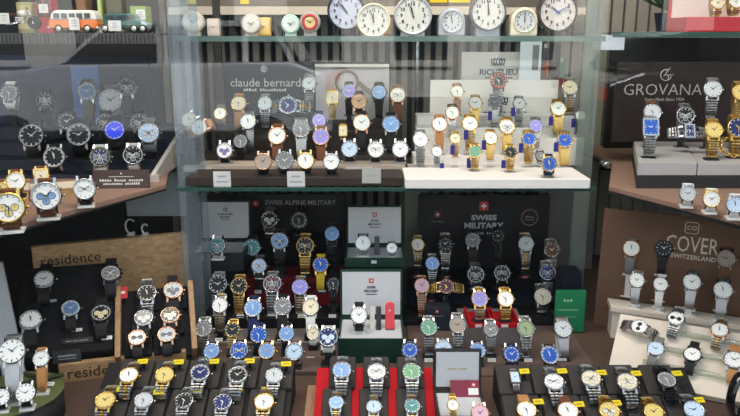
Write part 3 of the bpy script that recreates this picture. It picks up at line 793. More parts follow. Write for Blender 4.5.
round_clock(413, 15.5, 19.3, YC, 'silver', 'white', (11.6, 57), 'large round silver alarm clock with white dial and big numerals', (.55, .56, .58), (.66, .67, .70), feet=False, base=('silver', (.5, .52, .55)))
arch_clock(452, 21.5, 26.5, 29, YC, 'small grey arched alarm clock between two large round clocks', (.44, .47, .52), 'bluegrey', (11.5, 58))
round_clock(488.5, 12, 18.5, YC, 'darkgrey', 'white', (11.8, 59), 'round alarm clock with dark grey metal rim and white dial', (.16, .17, .18), (.66, .67, .69), feet=False, base=('bluegrey', (.28, .33, .42)))
arch_clock(524.5, 21, 27, 29, YC, 'small cream arched alarm clock left of the footed clock', (.78, .74, .56), 'cream2', (11.9, 0))
round_clock(558, 12, 20, YC, 'brownblack', 'cream', (10.2, 10), 'round black-rimmed clock with rosy dial standing on two wire feet', (.05, .04, .035), (.70, .65, .62), hand='blue')
# small pieces at the left end
def small_round(px, py, r, ring, face, ringc, facec, lab, Y=1.70):
    C = WY(px, py, Y); R = r * axd(C) / FPX; M = orient(C, 0); zb = ZTOP
    root = thing('table_clock', (C.x, Y, zb), lab, 'clock', 'small clocks on the upper glass shelf')
    MB().lathe([(R * .9, -.02), (R, -.015), (R, 0), (R * .94, .003), (R * .74, .002)], 32, 0, M).build('ring', mat('sc_' + ring, ringc, .3, .2), root)
    DIALREF[root.name] = MB().lathe([(R * .80, .0018), (R * .80, .0035)], 32, 0, M).build('dial', mat('scf_' + face, facec, .5), root)
    mb = MB(); clock_face(mb, R * .76, M, False, z=.0036); mb.build('markers', mat('ink', (.03, .03, .05)), root)
    clock_hands(root, R * .74, M, (10, 10), 'black', z=.0040)
    MB().box(C.x - R * .6, C.x + R * .6, Y + .001, Y + .018, zb, C.z - R * .8).build('base', mat('sc_' + ring, ringc), root)
small_round(290.5, 24, 9.5, 'mint', 'mintwhite', (.42, .66, .55), (.72, .80, .76), 'small round mint green clock beside the red-ringed one')
small_round(310, 22, 10.5, 'steel', 'redyellow', (.40, .38, .36), (.80, .62, .30), 'small round clock with grey rim and red and yellow dial')
C = WY(310, 22, 1.70); M_ = orient(C, 0); R = 10.5 * axd(C) / FPX
tc_ = [o for o in COL.objects if o.name.startswith('table_clock')][-1]
mb = MB(); mb.lathe([(R * .78, .0035), (R * .78, .0037), (R * .5, .0037), (R * .5, .0035)], 32, 0, M_, caps=False)
mb.build('dial_ring', mat('dial_red', (.55, .05, .06), .4), tc_)
def square_clock(px, py, w, h, col, face, lab, Y=1.70, gold=False):
    a, b = WY(px - w / 2, py - h / 2, Y), WY(px + w / 2, py + h / 2, Y); zb = ZTOP
    root = thing('table_clock', ((a.x + b.x) / 2, Y + .01, zb), lab, 'clock', 'small clocks on the upper glass shelf')
    m = mat('sq_' + lab[:22], col, .3, .6 if gold else .0)
    MB().box(a.x, b.x, Y, Y + .022, zb, a.z).build('body', m, root, bevel=.002)
    DIALREF[root.name] = MB().box(a.x + .005, b.x - .005, Y - .0015, Y, zb + .006, a.z - .005).build('dial', mat('sqf_' + lab[:22], face, .5), root)
    c = Vector(((a.x + b.x) / 2, Y - .0015, (zb + a.z) / 2)); M = orient(c, 0); R = min(b.x - a.x, a.z - zb) * .38
    mb = MB(); clock_face(mb, R, M, False, z=0); mb.build('markers', mat('ink', (.03, .03, .05)), root)
    clock_hands(root, R, M, (1.8, 50), 'black', z=.0006)
small_round(251, 24, 10, 'silverx', 'cream3', (.55, .50, .44), (.76, .72, .66), 'small round silver clock left of the gold square one')
square_clock(263.5, 25, 15, 15, (.80, .50, .12), (.85, .62, .25), 'small square gold clock with yellow dial by round silver clock', gold=True, Y=1.715)
square_clock(213, 27, 13, 17, (.70, .58, .52), (.74, .64, .58), 'small pinkish square clock near left end of upper shelf')
small_round(193, 22, 11, 'creamx', 'cream4', (.66, .60, .46), (.78, .74, .66), 'round cream clock at far left end of the upper shelf')
square_clock(202, 27, 9, 16, (.06, .07, .09), (.10, .12, .16), 'narrow black standing clock between cream and pinkish clocks', Y=1.725)
square_clock(388, 27, 9, 19, (.32, .14, .04), (.42, .2, .07), 'brown wooden standing clock behind the cream round one', Y=1.76)
# yellow price strips on the cream rail
for i, (p0, p1) in enumerate(((187, 196), (240, 249), (342, 358), (430, 447), (449, 470))):
    a, b = WY(p0, -4, 2.128), WY(p1, 4 if i < 2 else 2.5, 2.128)
    tag(MB().box(a.x, b.x, 2.128, 2.13, b.z, a.z).build('price_strip', mat('tag_yellow', (.85, .65, .02), .5), None, base=((a.x + b.x) / 2, 2.128, b.z)),
        'yellow price strip above the cream rail, %s of five' % ['leftmost', 'second from left', 'third from left', 'fourth from left', 'rightmost'][i], 'tag', 'yellow strips on the rail')
tag(MB().box(WY(180, 0, 2.07).x, WY(480, 0, 2.07).x, 2.06, 2.13, WY(0, 8, 2.07).z + .001, WY(0, 8, 2.07).z + .004).build('rail_cap', mat('rail_cream', (.72, .63, .52)), None, base=(0, 2.09, WY(0, 8, 2.07).z + .001)), 'thin cream ledge lying on the pale rail behind clocks', 'ledge')

# ------------------------------------------------------------------ left upper shelf with toy vehicles
YV = 1.56
ZV = WY(60, 33, YV - .02).z
a, b = WY(-30, 30, YV - .03), WY(157, 39, YV - .03)
root = thing('toy_shelf', ((a.x + b.x) / 2, YV, b.z), 'black ribbed shelf at top left carrying toy vehicles', 'shelf')
MB().box(a.x, b.x, YV - .03, YV + .35, ZV - .004, ZV).build('board', mat('shelf_black', (.03, .03, .032), .5), root)
mb = MB(); x = a.x
mb.box(a.x, b.x, YV - .034, YV - .03, ZV - .022, ZV)
while x < b.x - .004:
    mb.box(x, x + .004, YV - .037, YV - .034, ZV - .02, ZV - .002); x += .008
mb.build('front_rail', mat('shelf_rib', (.07, .07, .072), .45), root)
def wheel(mb, x, y, z, r, w, M=None):
    Mk = Matrix.Translation((x, y, z)) @ Matrix.Rotation(PI / 2, 4, 'X')
    mb.lathe([(r * .55, -w / 2), (r * .9, -w / 2), (r, -w * .3), (r, w * .3), (r * .9, w / 2), (r * .55, w / 2)], 20, 0, Mk)
    mb.lathe([(r * .2, -w * .56), (r * .6, -w * .52), (r * .6, w * .52), (r * .2, w * .56)], 16, 1, Mk)
def price_board(px0, py0, px1, py1, Y, lab, parent=None):
    a, b = WY(px0, py0, Y), WY(px1, py1, Y)
    r_ = thing('price_card', ((a.x + b.x) / 2, Y, b.z), lab, 'card', 'white price cards on toys')
    MB().box(a.x, b.x, Y - .001, Y, b.z, a.z).build('card', mat('card_white', (.8, .8, .78), .5), r_)
    c = (a + b) / 2; c.y = Y - .0012
    mb = MB(); h = a.z - b.z
    for k in range(3): mb.box(c.x - h * .22, c.x + h * .22, Y - .0014, Y - .001, c.z + h * (.22 - .2 * k), c.z + h * (.28 - .2 * k))
    mb.build('printing', mat('card_ink_40', (.4, .4, .42)), r_)
# camper van
a, b = WY(47, 10, YV), WY(97, 33, YV)
x0, x1, zr = a.x, b.x, a.z; W_ = .044; L_ = x1 - x0; zb = ZV; H = zr - zb
r_ = thing('toy_van', ((x0 + x1) / 2, YV + W_ / 2, zb), 'orange and white toy camper van on the top left shelf', 'toy')
def side_prism(mb, prof, y0, y1, mi=0):
    n = len(prof)
    mb.add([(x, y0, z) for x, z in prof] + [(x, y1, z) for x, z in prof], [tuple(range(n)), tuple(range(n, 2 * n))[::-1]] + [(i, n + i, n + (i + 1) % n, (i + 1) % n) for i in range(n)], mi)
mb = MB(); side_prism(mb, [(x0, zb + .2 * H), (x1, zb + .2 * H), (x1 + .001, zb + .4 * H), (x1, zb + .56 * H), (x0 + .002, zb + .56 * H), (x0 - .001, zb + .4 * H)], YV, YV + W_)
mb.build('lower_body', mat('van_orange', (.85, .22, .03), .25, coat=.6), r_, bevel=.002)
mb = MB(); side_prism(mb, [(x0 + .002, zb + .56 * H), (x1, zb + .56 * H), (x1 - .002, zb + .85 * H), (x1 - .008, zb + H), (x0 + .014, zb + H), (x0 + .006, zb + .84 * H)], YV + .001, YV + W_ - .001)
mb.build('upper_body', mat('van_white', (.86, .82, .74), .25, coat=.6), r_, bevel=.003)
for k in range(5):
    xa = x0 + .012 + k * (L_ - .02) / 5
    MB().box(xa, xa + (L_ - .02) / 5 - .004, YV - .0002, YV + .001, zb + .64 * H, zb + .86 * H).build('window', mat('toy_glass', (.04, .05, .06), .1, coat=.6), r_)
for fx in (.2, .8):
    for yy in (.003, W_ - .003):
        mb = MB(); wheel(mb, x0 + fx * L_, YV + yy, zb + .19 * H, .19 * H, .008); mb.build('wheel', [mat('tyre', (.03, .03, .03), .7), mat('hub_cream', (.75, .73, .68), .3, .4)], r_)
for xx in (x0 - .003, x1 - .001):
    MB().box(xx, xx + .004, YV + .001, YV + W_ - .001, zb + .2 * H, zb + .3 * H).build('bumper', mat('van_white', (.86, .82, .74)), r_)
price_board(68.5, 17.5, 80, 30, YV - .006, 'white price card leaning on the orange toy van')
# green delivery car
a, b = WY(101, 13, YV), WY(146, 28, YV)
x0, x1, zr = a.x, b.x, a.z; L_ = x1 - x0; H = zr - zb
r_ = thing('toy_van', ((x0 + x1) / 2, YV + W_ / 2, zb), 'dark green toy delivery car with pale blue nose on top left shelf', 'toy')
mb = MB(); side_prism(mb, [(x0 + .002, zb + .2 * H), (x1 - .012, zb + .2 * H), (x1 - .012, zb + .6 * H), (x1 - .022, zb + .66 * H), (x1 - .028, zb + .98 * H), (x0 + .01, zb + H), (x0 + .003, zb + .8 * H)], YV, YV + W_)
mb.build('body', mat('car_green', (.03, .12, .09), .25, coat=.6), r_, bevel=.003)
mb = MB(); side_prism(mb, [(x1 - .012, zb + .2 * H), (x1, zb + .2 * H), (x1 + .001, zb + .5 * H), (x1 - .012, zb + .62 * H)], YV + .003, YV + W_ - .003)
mb.build('bonnet', mat('car_paleblue', (.45, .65, .72), .25, coat=.6), r_, bevel=.002)
for (f0, f1) in ((.08, .3), (.34, .56), (.58, .68)):
    MB().box(x0 + f0 * L_, x0 + f1 * L_, YV - .0003, YV + .001, zb + .66 * H, zb + .88 * H).build('window', mat('toy_glass', (.04, .05, .06)), r_)
for fx in (.06, .18, .72, .92):
    for yy in (.003, W_ - .003):
        if fx in (.18,) : continue
        mb = MB(); wheel(mb, x0 + fx * L_, YV + yy, zb + .22 * H, .22 * H, .008); mb.build('wheel', [mat('tyre', (.03, .03, .03)), mat('hub_cream', (.75, .73, .68))], r_)
MB().box(x0 + .002, x1 - .002, YV - .001, YV + W_ + .001, zb + .2 * H, zb + .27 * H).build('running_board', mat('tyre', (.03, .03, .03)), r_)
price_board(108, 20.5, 121.5, 31, YV - .012, 'white price card leaning on the green toy car')
# red kiosk clock
a, b = WY(33, -14, YV + .08), WY(53, 27, YV + .08)
r_ = thing('kiosk_clock', ((a.x + b.x) / 2, YV + .1, ZV), 'red toy telephone kiosk standing behind the orange van', 'toy')
MB().box(a.x, b.x, YV + .08, YV + .12, ZV, a.z).build('body', mat('kiosk_red', (.45, .03, .05), .35, coat=.3), r_, bevel=.002)
for i in range(2):
    for k in range(3):
        w = (b.x - a.x) / 2; MB().box(a.x + .004 + i * w, a.x + w - .002 + i * w, YV + .0792, YV + .0801, ZV + .035 + k * .022, ZV + .053 + k * .022).build('glazing', mat('toy_glass', (.04, .05, .06)), r_)
MB().box(a.x - .003, b.x + .003, YV + .076, YV + .124, a.z, a.z + .008).build('roof', mat('kiosk_red', (.45, .03, .05)), r_)
price_board(38.5, 4, 48.5, 13, YV + .079, 'white price card on the red toy kiosk')
# motorcycle clock
c = WY(30, 21, YV - .01)
r_ = thing('toy_motorcycle', (WY(22, 20, YV).x, YV + .01, ZV), 'silver toy motorcycle at the left end of top shelf', 'toy')
def wheel2(px, py, r, nm):
    c = WY(px, py, YV + .005); R = r * axd(c) / FPX; M = orient(c, 0)
    mb = MB(); mb.lathe([(R * .82, -.004), (R, -.003), (R, .003), (R * .82, .004)], 28, 0, M)
    mb.lathe([(R * .82, -.003), (R * .74, -.002), (R * .74, .002), (R * .82, .003)], 28, 1, M, caps=False)
    for k in range(10):
        mb.box(-.0007, .0007, 0, R * .78, -.0007, .0007, 1, M @ Matrix.Rotation(k * PI / 5, 4, 'Z'))
    mb.lathe([(.003, -.005), (.003, .005)], 10, 1, M); mb.build(nm, [mat('tyre', (.03, .03, .03)), metal('steel')], r_)
wheel2(34.5, 22.5, 6.5, 'front_wheel'); wheel2(3, 22.5, 6.5, 'rear_wheel')
mb = MB()
pt = lambda x, y, dy=0: WY(x, y, YV + .005 + dy)
mb.tube([pt(34.5, 22.5, -.006), pt(30, 14, -.006), pt(27, 8, -.006)], .0016); mb.tube([pt(34.5, 22.5, .006), pt(30, 14, .006), pt(27, 8, .006)], .0016)
mb.tube([pt(27, 8, -.018), pt(26, 8, 0), pt(27, 8, .018)], .0016)
mb.tube([pt(29, 13), pt(20, 23), pt(12, 23), pt(3, 22.5)], .002); mb.build('frame', metal('steel'), r_)
mb = MB(); mb.lathe([(.001, -.011), (.007, -.008), (.009, 0), (.007, .008), (.001, .011)], 16, 0, Matrix.Translation(pt(22, 14)) @ Matrix.Rotation(PI / 2, 4, 'Y')); mb.build('fuel_tank', mat('tank_cream', (.7, .66, .58), .2, coat=.5), r_)
MB().box(pt(8, 0).x, pt(17, 0).x, YV, YV + .012, pt(0, 16).z, pt(0, 13.5).z).build('saddle', mat('saddle_brown', (.10, .04, .02), .5), r_, bevel=.002)
mb = MB()
for k in range(4): mb.box(pt(14, 0).x, pt(23, 0).x, YV - .001, YV + .012, pt(0, 23.5 - 1.8 * k).z, pt(0, 22.4 - 1.8 * k).z)
mb.build('engine', metal('steel'), r_)
MB().tube([pt(18, 23, -.01), pt(8, 25, -.01), pt(0, 24.5, -.01)], .0022).build('exhaust', metal('steel'), r_)
price_board(-2, 13, 10, 24, YV - .012, 'white price card at the rear of toy motorcycle')
# pale green box with price and neighbours behind
a, b = WY(130, 7, YV + .06), WY(147, 27, YV + .06)
r_ = thing('toy_box', ((a.x + b.x) / 2, YV + .08, ZV), 'light green box behind the pale blue nose of green car', 'box')
MB().box(a.x, b.x, YV + .06, YV + .1, ZV, a.z).build('carton', mat('box_green', (.30, .42, .12), .5), r_)
MB().box(a.x, b.x, YV + .06, YV + .1, a.z, a.z + .002).build('lid', mat('box_green', (.30, .42, .12)), r_)
price_board(136, 9.5, 145.5, 20, YV + .06, 'white price card on the light green box')
for (pa, pb, pt_, col, nm, cn) in ((15, 34, 2, (.36, .33, .17), 'olive round-topped clock', 'olive'), (74, 88, -8, (.22, .13, .07), 'brown wooden box', 'brown'), (96, 103, -4, (.50, .62, .20), 'narrow lime green box', 'lime'), (104, 124, -10, (.14, .13, .10), 'dark grey case', 'dark')):
    a, b = WY(pa, pt_, YV + .15), WY(pb, 27, YV + .15)
    r_ = thing('toy_box', ((a.x + b.x) / 2, YV + .17, ZV), '%s standing at the back of top left shelf' % nm, 'box')
    MB().box(a.x, b.x, YV + .15, YV + .19, ZV, a.z).build('carton', mat('box_' + cn, col, .5, noise=.3, nscale=30), r_, bevel=.003)
    MB().box(a.x + .003, b.x - .003, YV + .149, YV + .15, ZV + .01, a.z - .006).build('front_panel', mat('boxp_' + cn, tuple(min(1, v * 1.5) for v in col), .5, noise=.4, nscale=60), r_)

# ------------------------------------------------------------------ top right: red case with clocks
a, b = WY(690, -10, 1.75), WY(748, 32, 1.75)
r_ = thing('presentation_box', ((a.x + b.x) / 2, 1.8, b.z), 'red open case with pale lining at top right corner', 'box')
mr = mat('case_red', (.55, .015, .03), .4, coat=.2)
MB().box(a.x, b.x + .1, 1.75, 1.86, b.z, b.z + .035).build('tray', mr, r_, bevel=.002)
MB().box(a.x, b.x + .1, 1.86, 1.87, b.z, a.z + .06).build('lid', mr, r_, bevel=.002)
MB().box(a.x + .006, b.x + .1, 1.855, 1.86, b.z + .035, a.z + .05).build('lining', mat('lining_cream', (.78, .70, .64), .6), r_)
ztr = b.z
# clear glass shelf it stands on
p0, p1 = WY(613, 36, 1.70), WY(760, 36, 1.70)
r_ = thing('glass_shelf', ((p0.x + p1.x) / 2, 1.7, ztr - .012), 'right-hand glass shelf carrying the red case', 'shelf')
MB().box(p0.x, p1.x, 1.704, 2.1, ztr - .012, ztr).build('pane', m_glass, r_)
MB().box(p0.x, p1.x, 1.70, 1.704, ztr - .012, ztr).build('edge', mat('glass_edge', (.03, .09, .075)), r_)
W = row(1.78, [(718, 3, 7, 'gold', 'cream', 'b:gold'), (736, 2, 7, 'gold', 'white', 'b:gold')], 'in the red case at top right', kind='white', zs=ztr + .0345)
# potted greenery behind the red case
c0 = WY(668, 36, 1.95)
r_ = thing('potted_plant', (c0.x, 1.95, ztr), 'leafy green plant in dark pot left of the red case', 'plant')
MB().lathe([(.03, 0), (.04, .05), (.042, .05), (.036, .05)], 20, 0, Matrix.Translation((c0.x, 1.95, ztr))).build('pot', mat('pot_dark', (.04, .05, .09), .4), r_)
mb = MB()
for k in range(60):
    a = random.uniform(0, 2 * PI); el = random.uniform(.2, 1.4); L = random.uniform(.04, .1)
    q = Vector((c0.x, 1.95, ztr + .05)); d = Vector((math.cos(a) * math.cos(el), math.sin(a) * math.cos(el), math.sin(el)))
    s_ = d.cross(Vector((0, 0, 1))).normalized() * .012; t_ = q + d * L
    n_ = s_.cross(d).normalized() * .004
    mb.add([q + d * L * .3, t_ - d * .015 + s_ + n_, t_ + d * .01, t_ - d * .015 - s_ + n_], [(0, 1, 2), (0, 2, 3)])
mb.build('foliage', mat('leaf_green', (.10, .16, .05), .5, noise=.4, nscale=40), r_)
for i, (px, py0, py1, w) in enumerate(((602, 36, 58, 21),)):
    a, b = WY(593, 35, 1.73), WY(624, 50, 1.73)
    r_ = thing('notice_card', ((a.x + b.x) / 2, 1.73, b.z), 'pale blue-white card hanging on the right glass fin', 'card')
    MB().box(a.x, b.x, 1.7305, 1.7315 - .0005 + .0, b.z, a.z).build('card', mat('notice_pale', (.72, .76, .86), .5), r_)
    mb = MB(); h = a.z - b.z
    for k in range(4): mb.box(a.x + .004, a.x + .02, 1.7298, 1.7305, a.z - h * (.2 + .18 * k), a.z - h * (.12 + .18 * k))
    mb.build('printing', mat('notice_blue', (.3, .4, .7), .5), r_)
# ------------------------------------------------------------------ left and right wooden shelves
m_shelf = mat('shelf_rosewood', (.30, .185, .14), .55, noise=.10, nscale=14, stretch=(2, 20, 20))
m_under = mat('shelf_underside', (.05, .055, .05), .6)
A, B = WZ(166, 184, ZSH), WZ(-60, 245, ZSH)
bk = WZ(173, 153, ZSH)
polyL = [(A.x, A.y), (B.x, B.y), (-1.4, B.y), (-1.4, 2.1), (bk.x, 2.1), (bk.x, bk.y)]
r_ = thing('side_shelf', (A.x, A.y, ZSH - .016), 'rosy brown wooden shelf angled along the left side', 'shelf')
MB().prism(polyL, ZSH - .011, ZSH).build('board', m_shelf, r_, bevel=.0015)
mb = MB(); d = Vector((B.x - A.x, B.y - A.y, 0)).normalized(); n = Vector((-d.y, d.x, 0))
MB().prism([(p[0] - .004, p[1] + .01) for p in polyL], ZSH - .017, ZSH - .0115).build('underside', m_under, r_)
A2, B2 = WZ(609, 186, ZSH), WZ(800, 235, ZSH); b2 = WZ(612, 163, ZSH)
polyR = [(A2.x, A2.y), (b2.x, b2.y), (b2.x, 2.1), (1.5, 2.1), (1.5, B2.y), (B2.x, B2.y)]
r_ = thing('side_shelf', (A2.x, A2.y, ZSH - .016), 'rosy brown wooden shelf angled along the right side', 'shelf')
MB().prism(polyR, ZSH - .011, ZSH).build('board', m_shelf, r_, bevel=.0015)
MB().prism([(p[0] + .004, p[1] + .01) for p in polyR], ZSH - .020, ZSH - .0115).build('underside', m_under, r_)
p = WZ(667, 207, ZSH - .02)
MB().box(p.x - .004, p.x + .004, p.y - .002, p.y + .004, ZSH - .022, ZSH - .014).build('clip', metal('steel'), r_)
# slab under the left shelf
a, b = WY(124, 176, 1.78), WY(187, 216, 1.78)
struct(MB().box(a.x, b.x, 1.78, 1.79, b.z, ZSH - .02).build('trim_8', mat('slab_bluegrey', (.34, .38, .42), .5)))

# ------------------------------------------------------------------ left navy case of sports watches
m_navy = mat('case_navy', (.012, .017, .036), .45, noise=.15)
V4 = row(1.60, [(54, 157, 11, 'steel', 'black', 's:black', dict(tick=1)), (100, 157, 10.8, 'two-tone', 'navy', 's:white', dict(sub=3, bezel='olive')), (133, 155, 10.3, 'steel', 'black', 's:white', dict(sub=3))],
         'bottom row of navy case', e=16, style='tuck', yaw=8)
V3 = row(1.67, [(31.3, 135.6, 12.3, 'steel', 'black', 's:black', dict(tick=1, big=1)), (78.7, 134.6, 12.3, 'steel', 'black', 's:black', dict(tick=1)), (114.5, 130, 11, 'black', 'bright-blue', 's:black', dict(tick=1)),
                (148.5, 132.8, 11, 'steel', 'ice-blue', 's:grey', dict(sub=3))], 'second row up in navy case', e=20, yaw=8)
V2 = row(1.745, [(66.6, 121.5, 10.2, 'steel', 'black', 's:black', dict(bezel='black', tick=1)), (105, 122.5, 9.3, 'steel', 'black', 's:black', dict(sub=3)), (139.5, 122.5, 9.3, 'steel', 'black', 's:black', dict(sub=3))], 'third row up in navy case', e=22, yaw=8)
V1 = row(1.82, [(9, 93, 9, 'steel', 'grey', 's:white'), (45, 100, 9, 'gunmetal', 'black', 'b:black', dict(bezel='black', sub=3)), (86.8, 91.2, 9.8, 'steel', 'sky-blue', 's:olive', dict(style='hang', tick=1)), (110.4, 100.3, 13, 'steel', 'silver', 's:grey'), (126.5, 87, 9.6, 'steel', 'black', 's:black', dict(sub=3, style='hang'))],
         'top row of navy case', e=22, yaw=8, zs=None)
XL0, XL1 = WY(-60, 160, 1.6).x, WY(153, 160, 1.6).x
st, ysv, zv = staircase('display_riser', 'stepped black riser holding sports watches on the left shelf', [V4, V3, V2, V1], XL0, XL1, 1.9, ZSH, m_navy)
r_ = thing('backdrop_board', ((XL0 + XL1) / 2, 1.9, zv[-1]), 'dark navy back panel with blue poster behind sports watches', 'panel')
a, b = WY(-60, 55, 1.91), WY(152, 110, 1.91)
MB().box(a.x, b.x, 1.905, 1.92, ZSH, a.z).build('panel', mat('panel_navy', (.02, .028, .06), .4, spec=.3), r_)
a, b = WY(70, 66, 1.903), WY(103, 125, 1.903)
MB().box(a.x, b.x, 1.903, 1.905, zv[-1] + .002, a.z).build('poster', mat('poster_blue', (.09, .24, .66), .4, noise=.3, nscale=12), r_)
# pale slanted end cheek
p = WZ(163, 186, ZSH); q = WY(158, 181, 1.60)
r_ = thing('case_cheek', (XL1 + .012, 1.6, ZSH), 'pale slanted end piece at right end of sports watch riser', 'panel')
mb = MB(); x0_, x1_ = XL1 + .002, XL1 + .012
mb.add([(x0_, 1.56, ZSH), (x0_, 1.9, ZSH), (x0_, 1.9, ZSH + .10), (x0_, 1.56, ZSH + .012), (x1_, 1.56, ZSH), (x1_, 1.9, ZSH), (x1_, 1.9, ZSH + .10), (x1_, 1.56, ZSH + .012)],
       [(0, 1, 2, 3), (7, 6, 5, 4), (0, 4, 5, 1), (1, 5, 6, 2), (2, 6, 7, 3), (3, 7, 4, 0)])
mb.build('board', mat('cheek_pale', (.60, .54, .50), .5), r_); MB().box(x0_ + .001, x1_ + .012, 1.553, 1.5599, ZSH, ZSH + .016).build('front_lip', mat('cheek_pale', (.60, .54, .50)), r_)
# plaque
a, b = WZ(95, 188, ZSH), WZ(152, 186.5, ZSH); Yp = (a.y + b.y) / 2 - .01
h = WY(120, 170, Yp).z - ZSH
r_ = thing('name_plaque', ((a.x + b.x) / 2, Yp, ZSH), 'dark brown plaque with white lettering in front of sports watches', 'sign')
Mq = orient(Vector(((a.x + b.x) / 2, Yp, ZSH + h / 2)), 8, 4); w = b.x - a.x
MB().box(-w / 2, w / 2, -h / 2, h / 2, -.006, 0, 0, Mq).build('plate', mat('plaque_brown', (.085, .06, .055), .5), r_)
mb = MB(); text_into(mb, '~aaaaa aaaaa aaaaaa', width=w * .78, M=Mq, cy=-.002, bold=.02); text_into(mb, '~aaaaaaaaa aaaaaaa', width=w * .66, M=Mq, cy=-.0095, bold=.02)
mb.lathe([(.003, 0), (.0001, .0006)], 3, 0, Mq @ Matrix.Translation((0, h * .3, 0)) @ Matrix.Rotation(PI / 2, 4, 'Z')); mb.box(-w * .22, w * .22, h * .12, h * .15, 0, .0005, 0, Mq)
mb.build('lettering', mat('letter_white', (.75, .74, .72), .4), r_)

# dress watches on wooden blocks on the left shelf
def on_shelf(px, py_bottom, z): return WZ(px, py_bottom, z).y
m_block = wood('block_wood', (.42, .22, .08), (.6, .36, .15), (20, 2, 20), 5)
m_cream = mat('block_cream', (.74, .64, .50), .5)
r_ = thing('display_block', tuple(WZ(40, 199, ZSH)), 'low cream-topped wooden block under gold square watch on left shelf', 'display block')
c = WZ(46, 199, ZSH); Mr = Matrix.Translation((c.x, c.y + .03, ZSH)) @ Matrix.Rotation(R_(24), 4, 'Z')
MB().box(-.085, .055, -.02, .04, 0, .016, 0, Mr).build('body', m_block, r_)
MB().box(-.087, .057, -.022, .042, .016, .020, 0, Mr).build('top', m_cream, r_, bevel=.001)
r_ = thing('display_block', tuple(WZ(5, 205, ZSH)), 'taller wooden block at left edge of the left shelf', 'display block')
c = WZ(-4, 207, ZSH); Mr = Matrix.Translation((c.x, c.y + .03, ZSH)) @ Matrix.Rotation(R_(24), 4, 'Z')
MB().box(-.06, .045, -.01, .05, 0, .024, 0, Mr).build('body', m_block, r_)
MB().box(-.062, .047, -.012, .052, .024, .028, 0, Mr).build('top', m_cream, r_, bevel=.001)
row(on_shelf(41, 192, ZSH + .02) + .004, [(41, 176, 8.5, 'gold', 'cream', 's:brown', dict(sq=.9, e=14, style='tuck'))], 'on cream-topped wooden block', rest=ZSH + .02, yaw=18)
row(on_shelf(10, 196, ZSH + .028) + .004, [(15.7, 181, 9.8, 'gold', 'white', 's:brown', dict(style='tuck', e=14)), (1, 188, 6.5, 'gold', 'champagne', 's:brown', dict(style='tuck', e=14))], 'on tall wooden block', rest=ZSH + .028, yaw=18)
for (px, py, r, pb, ca, di, st_, kw) in ((46, 196, 15, 212, 'steel', 'white', 's:brown', dict(sub=3, subcol='sky-blue')), (84.5, 189, 11.3, 201, 'steel', 'white', 's:black', dict(sub=2)), (8.5, 207.6, 16, 225, 'gold', 'white', 's:brown', dict(sub=3, subcol='champagne'))):
    row(1.4, [(px, py, r, ca, di, st_, dict(e=14, style='tuck', **kw))], {46: 'large, in front of cream-topped block', 84.5: 'at right end of wooden block', 8.5: 'large, at far left shelf edge'}[px], yaw=18, rest=ZSH, kind='white')

# ------------------------------------------------------------------ right: dark brand panel on a grey platform
YP = WZ(636, 188.5, ZSH).y; ZP = WY(660, 163, YP).z; ZB = WY(660, 175.5, YP).z
fl, fr = WZ(636, 188.5, ZSH), WZ(735, 190, ZSH)
r_ = thing('display_platform', ((fl.x + fr.x) / 2, 1.55, ZSH), 'grey and black platform on right shelf before dark brand panel', 'platform')
m_lg = mat('platform_grey', (.46, .44, .44), .5, noise=.05)
fx = fl.x; sk = .10
def skew(x0, x1, y0, y1, z0, z1, m, nm, par):
    s0 = sk * (y0 - YP) / .3; s1 = sk * (y1 - YP) / .3
    mb = MB(); mb.hexa([(x0 + s0, y0, z0), (x1 + s0, y0, z0), (x1 + s1, y1, z0), (x0 + s1, y1, z0)], [(x0 + s0, y0, z1), (x1 + s0, y0, z1), (x1 + s1, y1, z1), (x0 + s1, y1, z1)])
    return mb.build(nm, m, par, bevel=.001)
skew(fx, fx + .40, YP, 1.86, ZSH, ZB, mat('platform_black', (.035, .035, .04), .5), 'plinth', r_)
skew(fx, fx + .125, YP + .002, 1.86, ZB, ZP, m_lg, 'top_block', r_)
skew(fx + .127, fx + .40, YP + .002, 1.86, ZB, ZP - .002, m_lg, 'top_block', r_)
a, b = WY(618, 62, 1.80), WY(760, 152, 1.80)
r_ = thing('sign_board', ((a.x + b.x) / 2, 1.8, ZP), 'dark brown panel with large thin capitals and round emblem at right', 'sign')
MB().box(a.x, b.x, 1.80, 1.815, ZP, a.z).build('panel', mat('panel_darkbrown', (.030, .020, .019), .4, noise=.1, spec=.3), r_)
mb = MB(); M_ = MW(WY(663, 89.5, 1.7995)); w = WY(703, 90, 1.8).x - WY(625, 90, 1.8).x
text_into(mb, 'GROVANA', width=w, M=M_, aspect=1.0, bold=-.012); text_into(mb, 'Swiss Made Since 1924', width=w * .5, M=MW(WY(664.5, 99.3, 1.7995)))
c = WY(666, 75, 1.7995); Mc = MW(c); R = .0135
mb.tube([(R * math.cos(a_), R * math.sin(a_), .0006) for a_ in [R_(60 + 285 * i / 24) for i in range(25)]], .0012, 6, 0, Mc)
mb.tube([(-.006, -.004, .0006), (.008, .018, .0006)], .001, 6, 0, Mc); mb.tube([(-.004, 0, .0006), (.018, 0, .0006)], .001, 6, 0, Mc); mb.tube([(.006, 0, .0006), (.006, -.011, .0006)], .001, 6, 0, Mc)
mb.build('lettering', mat('letter_silver', (.62, .60, .58), .35, .3), r_)
G2 = row(1.70, [(652.6, 112, 9, 'steel', 'silver', 's:brown', dict(style='up')), (685.5, 115.5, 9.3, 'steel', 'black', 'b:steel', dict(sub=3)), (713, 89, 9.3, 'steel', 'silver', 'b:steel', dict(style='hang', yaw=-14)), (741, 92, 9, 'gold', 'champagne', 'b:gold', dict(style='long'))], 'in rear row before dark sign', zs=ZP - .002, e=22, yaw=-8, kind='dark')
